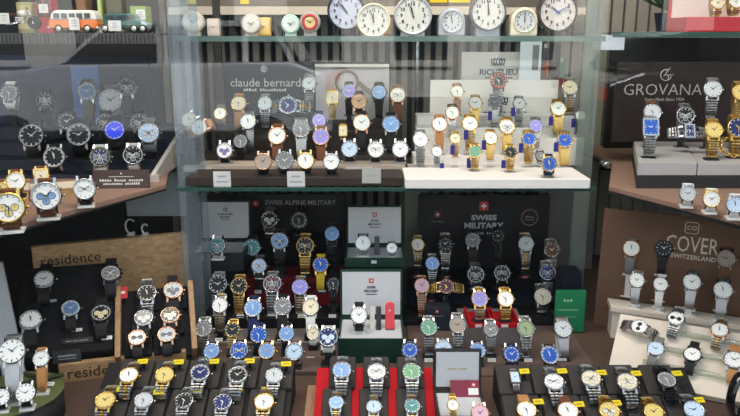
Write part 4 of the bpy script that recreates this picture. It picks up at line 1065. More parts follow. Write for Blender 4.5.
G1 = row(1.615, [(651, 127, 9.4, 'steel', 'blue', 'b:steel', dict(sq=.95, style='hang', tick=0)), (690, 131, 9, 'steel', 'navy', 'b:steel', dict(sq=.55, roll=90, e=30, stand='clear', style='flat', rest=None)), (714, 129.6, 9, 'gold', 'champagne', 'b:gold', dict(style='hang')), (738.5, 127.5, 11, 'gold', 'navy', 'b:gold', dict(style='drop', rest=None, Y=1.56))],
         'in front row on grey platform', rest=ZP - .002, e=24, yaw=-8, kind='dark')
# gold chain bracelet
c = WY(734, 146, 1.56); pts = []; Rb = .030
r_ = tag(MB().build('chain_bracelet', metal('gold'), None, base=(c.x, c.y, ZP)) if False else thing('chain_bracelet', (c.x, c.y, ZP), 'thick gold chain bracelet on the right end of grey platform', 'bracelet'), 'thick gold chain bracelet on the right end of grey platform', 'bracelet', 'gold bracelet')
mb = MB()
for k in range(22):
    a_ = 2 * PI * k / 22; q = Vector((c.x + Rb * math.cos(a_), c.y + .012 * math.sin(a_) + 0, ZP + .024 + .019 * math.sin(a_)))
    t_ = Vector((-Rb * math.sin(a_), .012 * math.cos(a_), .019 * math.cos(a_))).normalized(); n_ = Vector((0, -1, .6)).normalized(); b_ = t_.cross(n_).normalized()
    mb.tube([q + t_ * (.006 * math.cos(u)) + (n_ if k % 2 else b_) * (.0042 * math.sin(u)) for u in [2 * PI * i / 10 for i in range(10)]], .0016, 6, closed=True)
mb.build('links', metal('gold'), r_)
MB().box(c.x - .006, c.x + .006, c.y - .004, c.y + .004, ZP, ZP + .006).build('clasp', metal('gold'), r_)
# watches along the right shelf edge
for (px, py, r, pb, ca, di, st_) in ((688, 193.5, 8.5, 204, 'steel', 'silver', 's:white'), (711.7, 199, 8.9, 209.5, 'gold', 'white', 's:white'), (735.4, 204.6, 9, 216, 'steel', 'ice-blue', 's:white')):
    row(1.4, [(px, py, r, ca, di, st_, dict(e=14, style='tuck'))], {688: 'leftmost along right shelf edge', 711.7: 'second along right shelf edge', 735.4: 'third along right shelf edge'}[px], yaw=-12, rest=ZSH, kind='white')
row(1.50, [(738.5, 174, 7.5, 'gold', 'white', 's:tan', dict(e=14, style='tuck'))], 'against right end of grey platform', yaw=-12, kind='grey', rest=ZSH)

a, b = WY(613, 37, 2.05), WY(790, 66, 2.05)
struct(MB().box(a.x, b.x, 2.05, 2.07, b.z - .3, a.z - .002).build('car_reflection_board', mat('car_reflection_dark', (.022, .02, .02), .5)))  # dark board standing in for the black car's reflection above the sign
# ------------------------------------------------------------------ lower centre left: steps of steel and colour-dial watches
m_step = mat('step_brown', (.135, .092, .078), .7, noise=.15, nscale=25)
m_stepg = mat('step_greybrown', (.23, .195, .185), .7, noise=.1, nscale=25)
m_blackv = mat('black_velvet', (.012, .012, .014), .8, noise=.2, nscale=40)
m_redv = mat('red_velvet', (.20, .006, .012), .8, noise=.2, nscale=40)
A7 = row(1.335, [(211.6, 351, 8.5, 'steel', 'sky-blue', 's:navy'), (239, 350.5, 9.6, 'steel', 'blue', 's:black', dict(sub=2)), (266.7, 350.8, 9, 'gold', 'sky-blue', 's:black'), (294, 351.6, 9.6, 'steel', 'ice-blue', 's:brown', dict(tick=1)),
                 (328, 337, 10.5, 'steel', 'navy', 's:white', dict(sub=3, subcol='ice-blue', Y=1.345))], 'front row of left lower steps', e=38, style='tuck')
A6 = row(1.41, [(203.7, 328.6, 9, 'steel', 'grey', 'b:steel', dict(style='hang')), (232.4, 329.6, 8, 'gold', 'black', 'b:gold', dict(style='hang')), (258.6, 334.7, 8.8, 'steel', 'blue', 's:navy'), (286.5, 333.6, 8.2, 'steel', 'sky-blue', 's:black'),
                (313, 333.6, 6.8, 'steel', 'cream', 's:white', dict(Y=1.44))], 'second row of left lower steps', e=36)
A5 = row(1.49, [(219.9, 305, 8.5, 'two-tone', 'white', 'b:two-tone', dict(style='hang')), (253, 308, 9.6, 'steel', 'sky-blue', 's:navy', dict(style='hang', tick=1)), (282.3, 306.4, 9.6, 'steel', 'grey', 's:black', dict(style='hang')), (310.7, 307, 9, 'steel', 'cream', 's:white', dict(style='hang'))],
         'third row of left lower steps', e=34)
A4 = row(1.57, [(217.9, 284, 9.6, 'steel', 'black', 'b:steel', dict(style='hang')), (239, 286, 9, 'gold', 'black', 'b:gold', dict(style='hang')), (272.2, 283.6, 9.8, 'steel', 'maroon', 'b:steel', dict(style='hang', sub=3)),
                (300, 287, 8.7, 'steel', 'violet', 'b:two-tone', dict(style='hang')), (333.3, 283.6, 7, 'gunmetal', 'black', 'b:black', dict(style='hang'))], 'fourth row of left lower steps', e=32)
A3 = row(1.65, [(259, 265.7, 8, 'steel', 'ice-blue', 'b:steel', dict(sub=3)), (320.6, 264.7, 8.3, 'gold', 'blue', 's:yellow', dict(style='hang'))], 'fifth row of left lower steps', e=30)
A2 = row(1.73, [(251.6, 247.5, 9, 'steel', 'teal', 's:black'), (279.4, 241, 9.2, 'steel', 'sky-blue', 'b:black', dict(style='hang', sub=3)), (305, 245.5, 9.3, 'gold', 'black', 'b:gold', dict(style='hang', sub=2)),
                (332, 233.8, 8.3, 'gunmetal', 'sky-blue', 'b:black', dict(style='hang'))], 'sixth row of left lower steps', e=26)
A1 = row(1.81, [(269.3, 219.6, 8.8, 'steel', 'black', 'b:steel', dict(sub=3, subcol='silver')), (299, 220, 9.7, 'gunmetal', 'black', 'b:black', dict(bezel='black', tick=1))], 'back row of left lower steps', e=22)
xa, xb = WY(197, 320, 1.5).x, WY(341, 320, 1.5).x
xr = [(xa + .01, WY(337, 340, 1.34).x), (xa, xb), (xa, xb), (xa, WY(343, 290, 1.6).x), (WY(246, 266, 1.65).x, WY(343, 266, 1.65).x), (WY(243, 250, 1.75).x, WY(343, 250, 1.75).x), (WY(243, 240, 1.8).x, WY(343, 240, 1.8).x)]
st, ya, za = staircase('display_riser', 'stepped brown and red velvet riser in lower centre left of window', [A7, A6, A5, A4, A3, A2, A1], xa, xb, 1.89, DECK, m_step,
                   xr=xr, mats=[m_step, m_step, m_stepg, m_blackv, m_redv, m_redv, m_blackv])
# black back board with red cross and name
a, b = WY(187, 194, 1.90), WY(345, 240, 1.90)
r_ = thing('brand_board', ((a.x + b.x) / 2, 1.9, DECK), 'black board with red cross badge and one line of grey capitals', 'sign')
MB().box(a.x, b.x, 1.895, 1.91, DECK, a.z).build('panel', mat('board_black', (.022, .022, .024)), r_)
mb = MB(); text_into(mb, 'SWISS ALPINE MILITARY', width=WY(336, 203, 1.895).x - WY(265, 203, 1.895).x, M=MW(WY(300.5, 202.5, 1.8945)), bold=.015)
mb.build('lettering', mat('letter_dim', (.42, .43, .45), .4), r_)
def cross_badge(C, s, par, M=None, bg=(.55, .03, .03), nm='mark_red', fg=(.85, .85, .85)):
    M = M or MW(C)
    mb = MB(); mb.box(-s, s, -s, s, 0, .0006, 0, M); mb.box(-s * .62, s * .62, -s * .2, s * .2, .0006, .001, 1, M); mb.box(-s * .2, s * .2, -s * .62, s * .62, .0006, .001, 1, M)
    mb.build('cross_badge', [mat(nm, bg, .4), mat('mark_white', fg, .4)], par)
cross_badge(WY(255.5, 203.5, 1.8945), .0085, r_)

# ------------------------------------------------------------------ boxes
def logo(par, C, M, s, two=True, name='mark_red', bg=(.55, .03, .03), txt=('SWISS', 'MILITARY')):
    cross_badge(C, s, par, M @ Matrix.Translation((0, s * 3.0, 0)), bg=bg, nm=name)
    mb = MB()
    text_into(mb, txt[0], height=s * 1.05, M=M, cy=s * .2, bold=.03); text_into(mb, txt[1], height=s * 1.05, M=M, cy=-s * 1.5, bold=.03)
    mb.box(-s * 2.4, s * 2.4, -s * 3.1, -s * 2.8, 0, .0005, 0, M)
    mb.build('lettering', mat('ink', (.03, .03, .05)), par)
def open_box(pl, pr, pyb, pywall, pytop, Yf, depth, label, outer, inner, zb=None, lid_t=.008, lean=6, lipx=0):
    """box with a tray at the front and its lid standing up behind"""
    a, b = WY(pl, pyb, Yf), WY(pr, pywall, Yf); zb = a.z if zb is None else zb; zw = b.z
    x0, x1 = a.x, b.x; t = .004
    root = thing('watch_box', ((x0 + x1) / 2, Yf, zb), label, 'box', 'opened watch boxes')
    mb = MB(); mb.box(x0, x1, Yf, Yf + depth, zb, zb + t); mb.box(x0, x1, Yf, Yf + t, zb + t, zw); mb.box(x0, x1, Yf + depth - t, Yf + depth, zb + t, zw)
    mb.box(x0, x0 + t, Yf + t, Yf + depth - t, zb + t, zw); mb.box(x1 - t, x1, Yf + t, Yf + depth - t, zb + t, zw)
    mb.build('tray', outer, root)
    zi = zw - .006
    MB().box(x0 + t, x1 - t, Yf + t, Yf + depth - t, zb + t, zi).build('cushion', inner, root, bevel=.002)
    zt = WY(pl, pytop, Yf + depth).z; H = zt - zw
    M = Matrix.Translation(((x0 + x1) / 2, Yf + depth, zw)) @ Matrix.Rotation(R_(-lean), 4, 'X')
    w = (x1 - x0) / 2
    MB().box(-w, w, 0, lid_t, 0, H, 0, M).build('lid', outer, root, bevel=.0015)
    MB().box(-w + .005, w - .005, -.0012, 0, .004, H - .005, 0, M).build('lid_lining', inner, root)
    Ml = M @ Matrix.Rotation(PI / 2, 4, 'X')   # local xy = lid face, z towards the viewer
    return root, zi, M @ Matrix.Translation((0, -.0014, H * .5)) @ Matrix.Rotation(PI / 2, 4, 'X'), H, (x0, x1)
m_boxgreen = mat('box_darkgreen', (.012, .045, .03), .5)
m_boxlin = mat('box_lining', (.60, .61, .64), .6, noise=.05)
m_boxgrey = mat('box_charcoal', (.028, .032, .042), .5)
bx, zi, Ml, H, xs = open_box(338, 405, 356, 339, 271, 1.375, .125, 'dark green box with red pocket knife and steel watch, lid up', m_boxgreen, m_boxlin, zb=DECK)
logo(bx, None, Ml @ Matrix.Translation((0, H * .12, 0)), .0052)
LB = row(1.43, [(359, 315, 9, 'steel', 'white', 's:black', dict(style='up', e=30))], 'in the green box with pocket knife', rest=zi, kind='white')
c = WY(390, 323, 1.435)
kn = thing('pocket_knife', (c.x, c.y, zi), 'red pocket knife standing upright in the lower green box', 'pocket knife')
Mk = Matrix.Translation((c.x, c.y + .004, zi)) @ Matrix.Rotation(R_(-28), 4, 'X')
w_ = .0102
MB().prism([(-w_, 0), (w_, 0), (w_, .05)] + [(w_ * math.cos(t), .05 + w_ * math.sin(t)) for t in [PI * i / 10 for i in range(11)]] + [(-w_, .05)], 0, .008, 0, Mk @ Matrix.Rotation(PI / 2, 4, 'X')).build('handle', mat('knife_red', (.62, .015, .02), .25, coat=.5), kn, bevel=.002)
cross_badge(None, .003, kn, Mk @ Matrix.Rotation(PI / 2, 4, 'X') @ Matrix.Translation((0, .04, .0081)), bg=(.5, .02, .02), nm='knife_mark')
MB().box(-w_ * .6, w_ * .6, -.004, -.001, .002, .045, 0, Mk).build('blade', metal('steel'), kn)
c = WY(375.5, 322, 1.43)
kn = thing('spare_strap', (c.x, c.y, zi), 'pair of grey spare straps between watch and red knife', 'strap')
for dx in (-.007, .007):
    MB().box(dx - .0055, dx + .0055, 0, .004, 0, .052, 0, Matrix.Translation((c.x, c.y + .004, zi)) @ Matrix.Rotation(R_(-28), 4, 'X')).build('strap_half', mat('spare_strap_%d' % (dx > 0), (.62, .6, .58) if dx < 0 else (.04, .04, .045), .6), kn, bevel=.001)
# upper green box on its pedestal
Yu = 1.56
a, b = WY(345, 267, Yu), WY(404, 267, Yu)
tag(MB().box(a.x + .004, b.x - .004, Yu + .004, Yu + .11, DECK, a.z).build('pedestal', m_blackv, None, base=((a.x + b.x) / 2, Yu, DECK)), 'black block holding the upper green box behind lower one', 'pedestal')
bx, zi, Ml, H, xs = open_box(345, 405, 267, 258, 206, Yu, .11, 'upper dark green box holding two watches, lid with red cross up', m_boxgreen, m_boxlin, zb=a.z)
logo(bx, None, Ml @ Matrix.Translation((0, H * .10, 0)), .0052)
MB().box(-.006, .006, -.0035, .0035, 0, .0006, 0, orient(WY(374, 262, Yu - .0003), 0)).build('name_plate', mat('plate_pale', (.6, .6, .6), .4), bx)
UB = row(1.605, [(363, 243, 8.4, 'steel', 'white', 's:grey', dict(style='tuck', e=24)), (391.8, 248, 5.8, 'steel', 'white', 's:grey', dict(style='tuck', e=24))], 'in the upper green box', rest=zi, kind='white')
c = WY(377, 247, 1.60)
tag(MB().box(-.006, .006, 0, .006, 0, .045, 0, Matrix.Translation((c.x, c.y, zi)) @ Matrix.Rotation(R_(-20), 4, 'X')).build('spare_strap', mat('strap_greyd', (.10, .09, .10), .6), None, base=(c.x, c.y, zi), bevel=.001), 'dark grey strap between two watches in upper green box', 'strap')
# charcoal box at the left
Yk = 1.66
a, b = WY(190, 271, Yk), WY(240, 271, Yk)
tag(MB().box(a.x + .004, b.x - .004, Yk + .004, Yk + .115, DECK, a.z).build('pedestal', m_blackv, None, base=((a.x + b.x) / 2, Yk, DECK)), 'black block holding the charcoal box at left', 'pedestal')
bx, zi, Ml, H, xs = open_box(191, 243, 271, 253, 201, Yk, .12, 'charcoal box with white lining and one dark-dial watch at left', m_boxgrey, m_boxlin, zb=a.z)
logo(bx, None, Ml @ Matrix.Translation((0, H * .14, 0)), .0045, name='mark_black', bg=(.04, .03, .03), txt=('SWISS ALPINE', 'MILITARY'))
KB = row(1.715, [(217.3, 245, 8.6, 'steel', 'teal', 'b:steel', dict(e=26, sub=3, style='tuck'))], 'in the charcoal box', rest=zi, kind='white')

# ------------------------------------------------------------------ lower centre right
B5 = row(1.32, [(410, 350, 9.6, 'steel', 'blue', 's:black', dict(bezel='navy', tick=1)), (443.4, 348.5, 9.2, 'steel', 'ice-blue', 's:grey'), (477.7, 350.5, 8.5, 'steel', 'sky-blue', 's:black'), (511.7, 354, 9.8, 'steel', 'blue', 's:navy', dict(bezel='navy', tick=1)),
                 (549.8, 355, 9.8, 'steel', 'blue', 's:black', dict(tick=1))], 'front row of right lower steps', e=38, style='tuck', rest=DECK + .003)
B4 = row(1.395, [(428.9, 327.4, 8.9, 'steel', 'green', 'b:steel', dict(style='hang', e=36)), (457.5, 324.8, 8.9, 'steel', 'taupe', 'b:steel', dict(style='hang')), (490.8, 329.5, 7.8, 'steel', 'grey', 'b:steel', dict(style='hang', sub=2)), (525.8, 328.5, 9.3, 'steel', 'lime', 'b:steel', dict(style='hang', tick=1)),
                (563, 328.5, 9.4, 'steel', 'silver', 'm:steel', dict(style='hang'))], 'second row of right lower steps', e=34, rest=DECK + .003)
B3 = row(1.60, [(421.8, 285.6, 8, 'rose-gold', 'pink', 'b:rose-gold', dict(style='long')), (446.4, 286.6, 8.2, 'rose-gold', 'maroon', 'b:gold', dict(roll=90, e=40, style='flat')), (542.7, 296.6, 9.2, 'steel', 'cream', 'b:steel', dict(style='up'))], 'third row of right lower steps', e=32)
B2 = row(1.70, [(432.3, 263.4, 7.4, 'steel', 'sky-blue', 'b:steel', dict(style='hang')), (475.7, 274.5, 8.8, 'steel', 'black', 'b:steel', dict(sub=3)), (502, 273, 8.4, 'steel', 'black', 's:black', dict(sub=2)), (547.7, 272.4, 8.8, 'steel', 'navy', 'b:steel', dict(style='hang', sub=3))],
         'fourth row of right lower steps', e=28)
B1 = row(1.79, [(417.8, 244.6, 7, 'gold', 'white', 'b:two-tone', dict(style='hang')), (445.4, 243.8, 8.3, 'steel', 'black', 'b:steel', dict(style='hang', bezel='black')), (472.7, 240, 8, 'steel', 'grey', 'b:black', dict(style='long')), (498, 236, 7, 'black', 'black', 'b:black', dict(style='long')),
                (526, 243.8, 8.3, 'steel', 'silver', 'b:two-tone', dict(style='hang')), (551.8, 250, 8.3, 'steel', 'brown', 'b:steel', dict(style='hang'))], 'back row of right lower steps', e=26)
xa, xb = WY(404, 320, 1.45).x, WY(584, 320, 1.45).x
xr = [(xa + .012, xb), (xa + .012, xb), (xa + .006, WY(560, 300, 1.56).x), (WY(409, 280, 1.66).x, WY(562, 280, 1.66).x), (WY(409, 260, 1.77).x, WY(562, 260, 1.77).x)]
st, yb_, zb_ = staircase('display_riser', 'stepped brown and black velvet riser in lower centre right of window', [B5, B4, B3, B2, B1], xa, xb, 1.87, DECK, m_step, xr=xr, mats=[m_step, m_step, m_blackv, mat('navy_velvet', (.010, .018, .035), .7), m_blackv])
# grey block with two small red trays
ZBL = .832
yA = 1.452
a, b = WY(463, 325, yA), WY(527, 325, yA)
tag(MB().box(a.x, b.x, yA, yb_[2] - .002, zb_[1] if zb_[1] < ZBL else DECK, ZBL).build('display_block', m_stepg, None, base=((a.x + b.x) / 2, yA, DECK), bevel=.0015), 'grey brown block under two small red trays, right of black box', 'display block')
B3b = row(1.5, [(479.7, 298.7, 8.8, 'gold', 'violet', 'b:two-tone', dict(style='drop')), (505.6, 298.7, 8.8, 'gold', 'white', 'b:gold', dict(style='drop'))], 'in small red trays', rest=ZBL + .004, e=32)
# red velvet tray pieces under the two gold watches
for i, (p0, p1) in enumerate(((465, 492), (493, 520))):
    sp = B3b[0][i]
    r_ = thing('watch_tray', (sp.low.x, yA, ZBL), 'small red velvet tray under the %s-dial watch on grey brown block' % ('violet' if i == 0 else 'white'), 'tray', 'small red trays')
    mb = MB(); cx = sp.low.x; w = .0265; yt = sp.lows[0] - .018
    mb.box(cx - w, cx + w, yt, yt + .085, ZBL, ZBL + .004); mb.box(cx - w, cx + w, yt, yt + .004, ZBL + .004, ZBL + .010); mb.box(cx - w, cx - w + .004, yt + .004, yt + .08, ZBL + .004, ZBL + .018); mb.box(cx + w - .004, cx + w, yt + .004, yt + .08, ZBL + .004, ZBL + .018)
    mb.build('rim', mat('tray_red', (.50, .008, .015), .7), r_)
    MB().box(cx - .012, cx + .003, yt - .0006, yt + .001, ZBL + .0015, ZBL + .008).build('white_label', mat('label_white', (.8, .8, .78), .5), r_)
# sign board with large stencil capitals
a, b = WY(419, 195, 1.88), WY(548, 238, 1.88)
r_ = thing('brand_board', ((a.x + b.x) / 2, 1.88, DECK), 'black board with two lines of pale stencil capitals and badges', 'sign')
MB().box(a.x, b.x, 1.88, 1.895, DECK, a.z).build('panel', mat('board_charcoal', (.018, .019, .023), .4, spec=.3), r_)
mb = MB(); Mq = MW(WY(484, 217.5, 1.8795)); w = WY(496.5, 217, 1.88).x - WY(471, 217, 1.88).x
text_into(mb, 'SWISS', width=w, height=.0155, M=Mq, bold=.04); Mq = MW(WY(484, 225.5, 1.8795)); w = WY(503.5, 217, 1.88).x - WY(464, 217, 1.88).x
text_into(mb, 'MILITARY', width=w, height=.0165, M=Mq, bold=.04); text_into(mb, '~aaaaa aaaa', width=w * .6, M=MW(WY(484, 233, 1.8795)))
mb.build('lettering', mat('letter_steel', (.50, .56, .62), .4), r_)
cross_badge(WY(484, 206, 1.8795), .0125, r_, bg=(.62, .02, .03), nm='mark_bright_red')
cross_badge(WY(437.5, 214.5, 1.8795), .008, r_, bg=(.28, .03, .04), nm='mark_dim_red', fg=(.2, .05, .05))
mb = MB(); text_into(mb, '~aaaaa aaaaaaaa', width=.034, M=MW(WY(437.5, 221.5, 1.8795)), bold=.02); mb.build('small_lettering', mat('letter_steel2', (.3, .33, .36), .4), r_)
mb = MB(); M_ = MW(WY(529.5, 217.5, 1.8795)); mb.lathe([(.0235, 0), (.0235, .0008), (.0205, .0008), (.0205, 0)], 36, 0, M_, caps=False); text_into(mb, '~aaaaa', width=.024, M=M_, mi=1, bold=.02, cy=.002); text_into(mb, '~aaaaaaa', width=.024, M=M_, mi=1, cy=-.006)
mb.build('round_badge', [mat('badge_rose', (.42, .16, .18), .4), mat('letter_steel2', (.3, .33, .36))], r_)
# grey-green slab behind, right of the board
a, b = WY(405, 192, 2.0), WY(420, 262, 2.0)
struct(MB().box(a.x, b.x, 2.0, 2.02, DECK, ZSH - .02).build('trim_9', mat('slab_greygreen', (.30, .32, .26), .6)))
a, b = WY(548, 192, 2.0), WY(592, 262, 2.0)
struct(MB().box(a.x, b.x, 2.0, 2.02, DECK, ZSH - .02).build('trim_10', mat('slab_grey', (.20, .20, .19), .6)))
# green leaflet and small black box
a, b = WY(553, 293, 1.50), WY(581, 338, 1.50)
r_ = thing('leaflet', ((a.x + b.x) / 2, 1.5, zb_[1]), 'bright green leaflet with pale printing behind the mesh band watch', 'leaflet')
a2, b2 = WY(556, 290, 1.53), WY(583, 336, 1.53)
r_.location = ((a2.x + b2.x) / 2, 1.53, zb_[1]); WPOS[r_.name] = Vector(r_.location)
MB().box(a2.x, b2.x, 1.53, 1.532, zb_[1], a2.z).build('sheet', mat('leaflet_green', (.02, .22, .09), .5), r_)
mb = MB(); text_into(mb, '~aaa', width=.022, M=MW(WY(568, 300, 1.5298)), bold=.01)
q = WY(568, 310, 1.5298); mb.box(q.x - .024, q.x + .024, 1.5294, 1.53, q.z - .0007, q.z + .0007); q = WY(568, 317, 1.5298); mb.box(q.x - .018, q.x + .018, 1.5294, 1.53, q.z - .0005, q.z + .0005)
mb.build('printing', mat('print_palegreen', (.35, .6, .42), .5), r_)
a, b = WY(563, 273, 1.62), WY(581, 300, 1.62)
tag(MB().box(WY(562, 280, 1.62).x, WY(582, 280, 1.62).x, 1.62, 1.68, DECK, a.z).build('carton', mat('carton_navy', (.010, .013, .028), .5), None, base=(WY(572, 280, 1.62).x, 1.62, DECK), bevel=.002), 'dark navy carton standing behind the green leaflet', 'box')
a, b = WY(425, 305, 1.53), WY(452, 322, 1.53)
r_ = thing('ring_box', ((a.x + b.x) / 2, 1.50, zb_[1]), 'small black box with red cross badge behind green-dial watch', 'box')
y0 = yb_[2] - .032
a, b = WY(426, 307, y0), WY(450, 322, y0); 
MB().box(a.x, b.x, y0, y0 + .03, zb_[1], a.z).build('body', mat('box_charcoal', (.028, .032, .042)), r_, bevel=.002)
c = WY(437, 311.5, y0 - .0004); cross_badge(c, .004, r_, bg=(.5, .03, .05), nm='mark_red2')
mb = MB(); text_into(mb, '~aaaaa aaaaaaaa', width=.024, M=MW(WY(438, 316, y0 - .0004))); mb.build('lettering', mat('letter_dim', (.42, .43, .45)), r_)
# small white price cards in front of the steps
def step_cards(rws, zs_, ys_, who):
    for (sp, z), y in zip(rws, ys_):
        for s in sp:
            yield s, z, y
RN = {0: 'front', 1: 'second', 2: 'third', 3: 'fourth', 4: 'fifth', 5: 'sixth'}
def cards(rws, ys_, side, skip=(), red=()):
    for i, ((sp, z), y) in enumerate(zip(rws, ys_)):
        if i in skip: continue
        srt = sorted(sp, key=lambda q: q.px)
        for j, s in enumerate(srt):
            w = .0085; x = s.low.x + (.004 if j % 2 else -.002)
            if any(abs(x - q.low.x) < w + .6 * q.R and q is not s and abs(q.low.y - y) < .01 for q in sp): continue
            r_ = thing('price_card', (x, y + .006, z), '%s before %s, %s, %s lower steps' % ('red card' if i in red else 'white card', describe(s), ordinal(j, len(srt)) + (', ' + RN[i] + ' row'), side), 'card', 'small cards on the lower steps')
            MB().box(-w, w, -.0006, .0006, 0, .0075, 0, Matrix.Translation((x, y + .006, z)) @ Matrix.Rotation(R_(-30), 4, 'X')).build('card', mat('label_white', (.8, .8, .78)) if i not in red else mat('label_red', (.35, .03, .04), .5), r_)
            MB().box(-w * .6, w * .6, -.0009, -.0006, .003, .0045, 0, Matrix.Translation((x, y + .006, z)) @ Matrix.Rotation(R_(-30), 4, 'X')).build('printing', mat('card_ink_40', (.4, .4, .42)) if i not in red else mat('label_white', (.8, .8, .78)), r_)
cards([A7, A6, A5, A4, A3], ya, 'left', skip=(0,))
cards([B5, B4, B3, B2, B1], yb_, 'right', skip=(0, 2), red=(3, 4))
# ------------------------------------------------------------------ sloping trays of grey pads in front
TILT = R_(24)
NT = Vector((0, -math.sin(TILT), math.cos(TILT)))      # tray normal
UT = Vector((0, math.cos(TILT), math.sin(TILT)))       # up the slope
P0 = WY(370, 401, 1.125) - NT * .026
m_pad = mat('pad_charcoal', (.052, .045, .043), .6, noise=.12, nscale=60, bump=.3, bscale=900)
m_padc = mat('pad_cushion', (.060, .056, .055), .6, noise=.12, nscale=60)
m_tray = mat('tray_black', (.02, .019, .019), .6)
m_trayred = mat('tray_red', (.50, .008, .015))
def tray_xy(px, py):
    P = WP(px, py, P0, NT); return P.x, (P - P0).dot(UT)
MT = basis(P0, Vector((1, 0, 0)), UT, NT)
def tray(name, label, x0, x1, v0, v1, m, th=.010):
    lo = (P0 + UT * v0).z
    r_ = thing(name, ((x0 + x1) / 2, (P0 + UT * v0).y, DECK), label, 'tray')
    c = [P0 + UT * v0 - NT * th, P0 + UT * v1 - NT * th]
    mb = MB()
    mb.hexa([(x0, c[0].y, DECK), (x1, c[0].y, DECK), (x1, c[1].y, DECK), (x0, c[1].y, DECK)], [(x0, c[0].y, c[0].z), (x1, c[0].y, c[0].z), (x1, c[1].y, c[1].z), (x0, c[1].y, c[1].z)])
    mb.build('base', m, r_)
    return r_
def pads(items, widths, v0, v1, phrase, h=.0098):
    for i, (cx, w) in enumerate(zip(items, widths)):
        r_ = thing('watch_pad', MT @ Vector((cx, v0, -h)), 'grey watch pad, %s in %s' % (ordinal(i, len(items)), phrase), 'pad', 'grey pads of the sloping trays')
        MB().box(cx - w / 2, cx + w / 2, v0, v1, -h, -.0005, 0, MT).build('base', m_pad, r_, bevel=.003)
        yield r_, cx
def tray_block(name, label, rowsdef, m, phrase, red=False):
    pass
def cushion_for(s, pad):
    R = s.R; MB().box(-.45 * R, .45 * R, -1.35 * R, 1.35 * R, -.95 * R, -.5 * R, 0, s.M).build('cushion', m_padc, pad, bevel=.002)
def yellow_tag(px, py, w, lab):
    P = WP(px, py, P0 + NT * .0145, NT); L = .0118
    Mg = basis(P, Vector((1, 0, 0)), UT, NT) @ Matrix.Rotation(R_(4), 4, 'Z')
    r_ = thing('price_tag', P - NT * .014, lab, 'tag', 'yellow price tags on the sloping trays')
    MB().box(-w / 2, w / 2, -.0055, .0055, -.0008, .0008, 0, Mg).build('card', mat('tag_yellow', (.85, .65, .02)), r_)
    MB().box(-w * .3, w * .3, -.001, .001, .0008, .0011, 0, Mg).build('printing', mat('tag_ink', (.35, .28, .03), .5), r_)
    MB().box(-.002, .002, -.004, .004, -.0145, -.0008, 0, Mg).build('stem', m_tray, r_)
rows_up = [('left', [(128.7, 375, 10.2, 'gold', 'white', 'b:two-tone'), (164.4, 374.7, 10.2, 'gold', 'champagne', 'b:two-tone'), (200, 372.6, 10.8, 'steel', 'navy', 'b:steel', dict(tick=1)), (237.6, 374.7, 10.8, 'steel', 'black', 'b:steel', dict(tick=1)), (274, 375.5, 9.8, 'steel', 'silver', 'b:steel')], 'upper row of left sloping tray'),
           ('left', [(105, 400, 10.8, 'gold', 'champagne', 'b:two-tone'), (143.5, 400.3, 10.2, 'steel', 'silver', 'b:steel'), (184, 400.5, 9.8, 'steel', 'black', 'b:steel'), (222.5, 402, 10, 'steel', 'navy', 'b:steel'), (264, 401.7, 10.6, 'gold', 'white', 'b:two-tone')], 'lower row of left sloping tray'),
           ('right', [(515, 377, 6, 'steel', 'ice-blue', 'b:steel', dict(sq=1.2)), (553.8, 381.5, 10.8, 'two-tone', 'white', 'b:steel', dict(sub=2)), (591, 378.4, 10.8, 'two-tone', 'cream', 'b:steel', dict(sub=3)), (627.3, 381.5, 11.2, 'steel', 'cream', 'b:steel', dict(sub=3)), (666.7, 379.4, 10.4, 'gunmetal', 'grey', 'b:black', dict(tick=1))], 'upper row of right sloping tray'),
           ('right', [(526.5, 409.7, 10.8, 'gold', 'white', 's:tan'), (568, 410.7, 11.2, 'rose-gold', 'white', 's:brown'), (609.3, 410.7, 11.2, 'gold', 'champagne', 'b:gold', dict(sub=3)), (653.6, 411.7, 10.5, 'gold', 'champagne', 'b:gold'), (694, 409.7, 11.2, 'steel', 'ice-blue', 'b:steel')], 'lower row of right sloping tray'),
           ('red', [(341.7, 370, 10.6, 'steel', 'sky-blue', 'b:steel'), (376.4, 371.5, 10.6, 'steel', 'white', 'b:steel', dict(sub=2)), (411.5, 371.5, 10.6, 'steel', 'green', 'b:steel')], 'upper row of red tray'),
           ('red', [(336, 402.5, 8.2, 'steel', 'sky-blue', 'b:two-tone'), (373.7, 406.5, 8.2, 'steel', 'ice-blue', 'b:two-tone'), (412, 406, 8.7, 'steel', 'teal', 'b:two-tone')], 'lower row of red tray')]
FRONT = {}
for side, items, ph in rows_up:
    FRONT[ph] = on_plane(items, P0, NT, ph)
def pad_row(ph, v0, v1, gap, wmax=None):
    sp = sorted(FRONT[ph], key=lambda s: s.px); xs = [s.C.x for s in sp]
    w = min(b - a for a, b in zip(xs, xs[1:])) - gap
    if wmax: w = min(w, wmax)
    ws = [w] * len(xs)
    out = list(pads(xs, ws, v0, v1, ph))
    for (r_, cx), s in zip(out, sp): cushion_for(s, r_)
    return xs[0] - w / 2, xs[-1] + w / 2
vU0, vU1 = .038, .125
_, vm = tray_xy(370, 388); _, vt = tray_xy(370, 359)
vlo = -.036
x0, x1 = pad_row('upper row of left sloping tray', vm + .001, vt, .002); x2, x3 = pad_row('lower row of left sloping tray', vlo, vm - .001, .002)
tray('display_tray', 'black sloping tray of ten grey pads at lower left', min(x0, x2), max(x1, x3), vlo, vt, m_tray)
_, vm2 = tray_xy(600, 394); _, vt2 = tray_xy(600, 364)
x0, x1 = pad_row('upper row of right sloping tray', vm2 + .001, vt2, .002); x2, x3 = pad_row('lower row of right sloping tray', vlo - .012, vm2 - .001, .002)
tray('display_tray', 'black sloping tray of ten grey pads at lower right', min(x0, x2), max(x1, x3), vlo - .012, vt2, m_tray)
_, vm3 = tray_xy(370, 387); _, vt3 = tray_xy(370, 356)
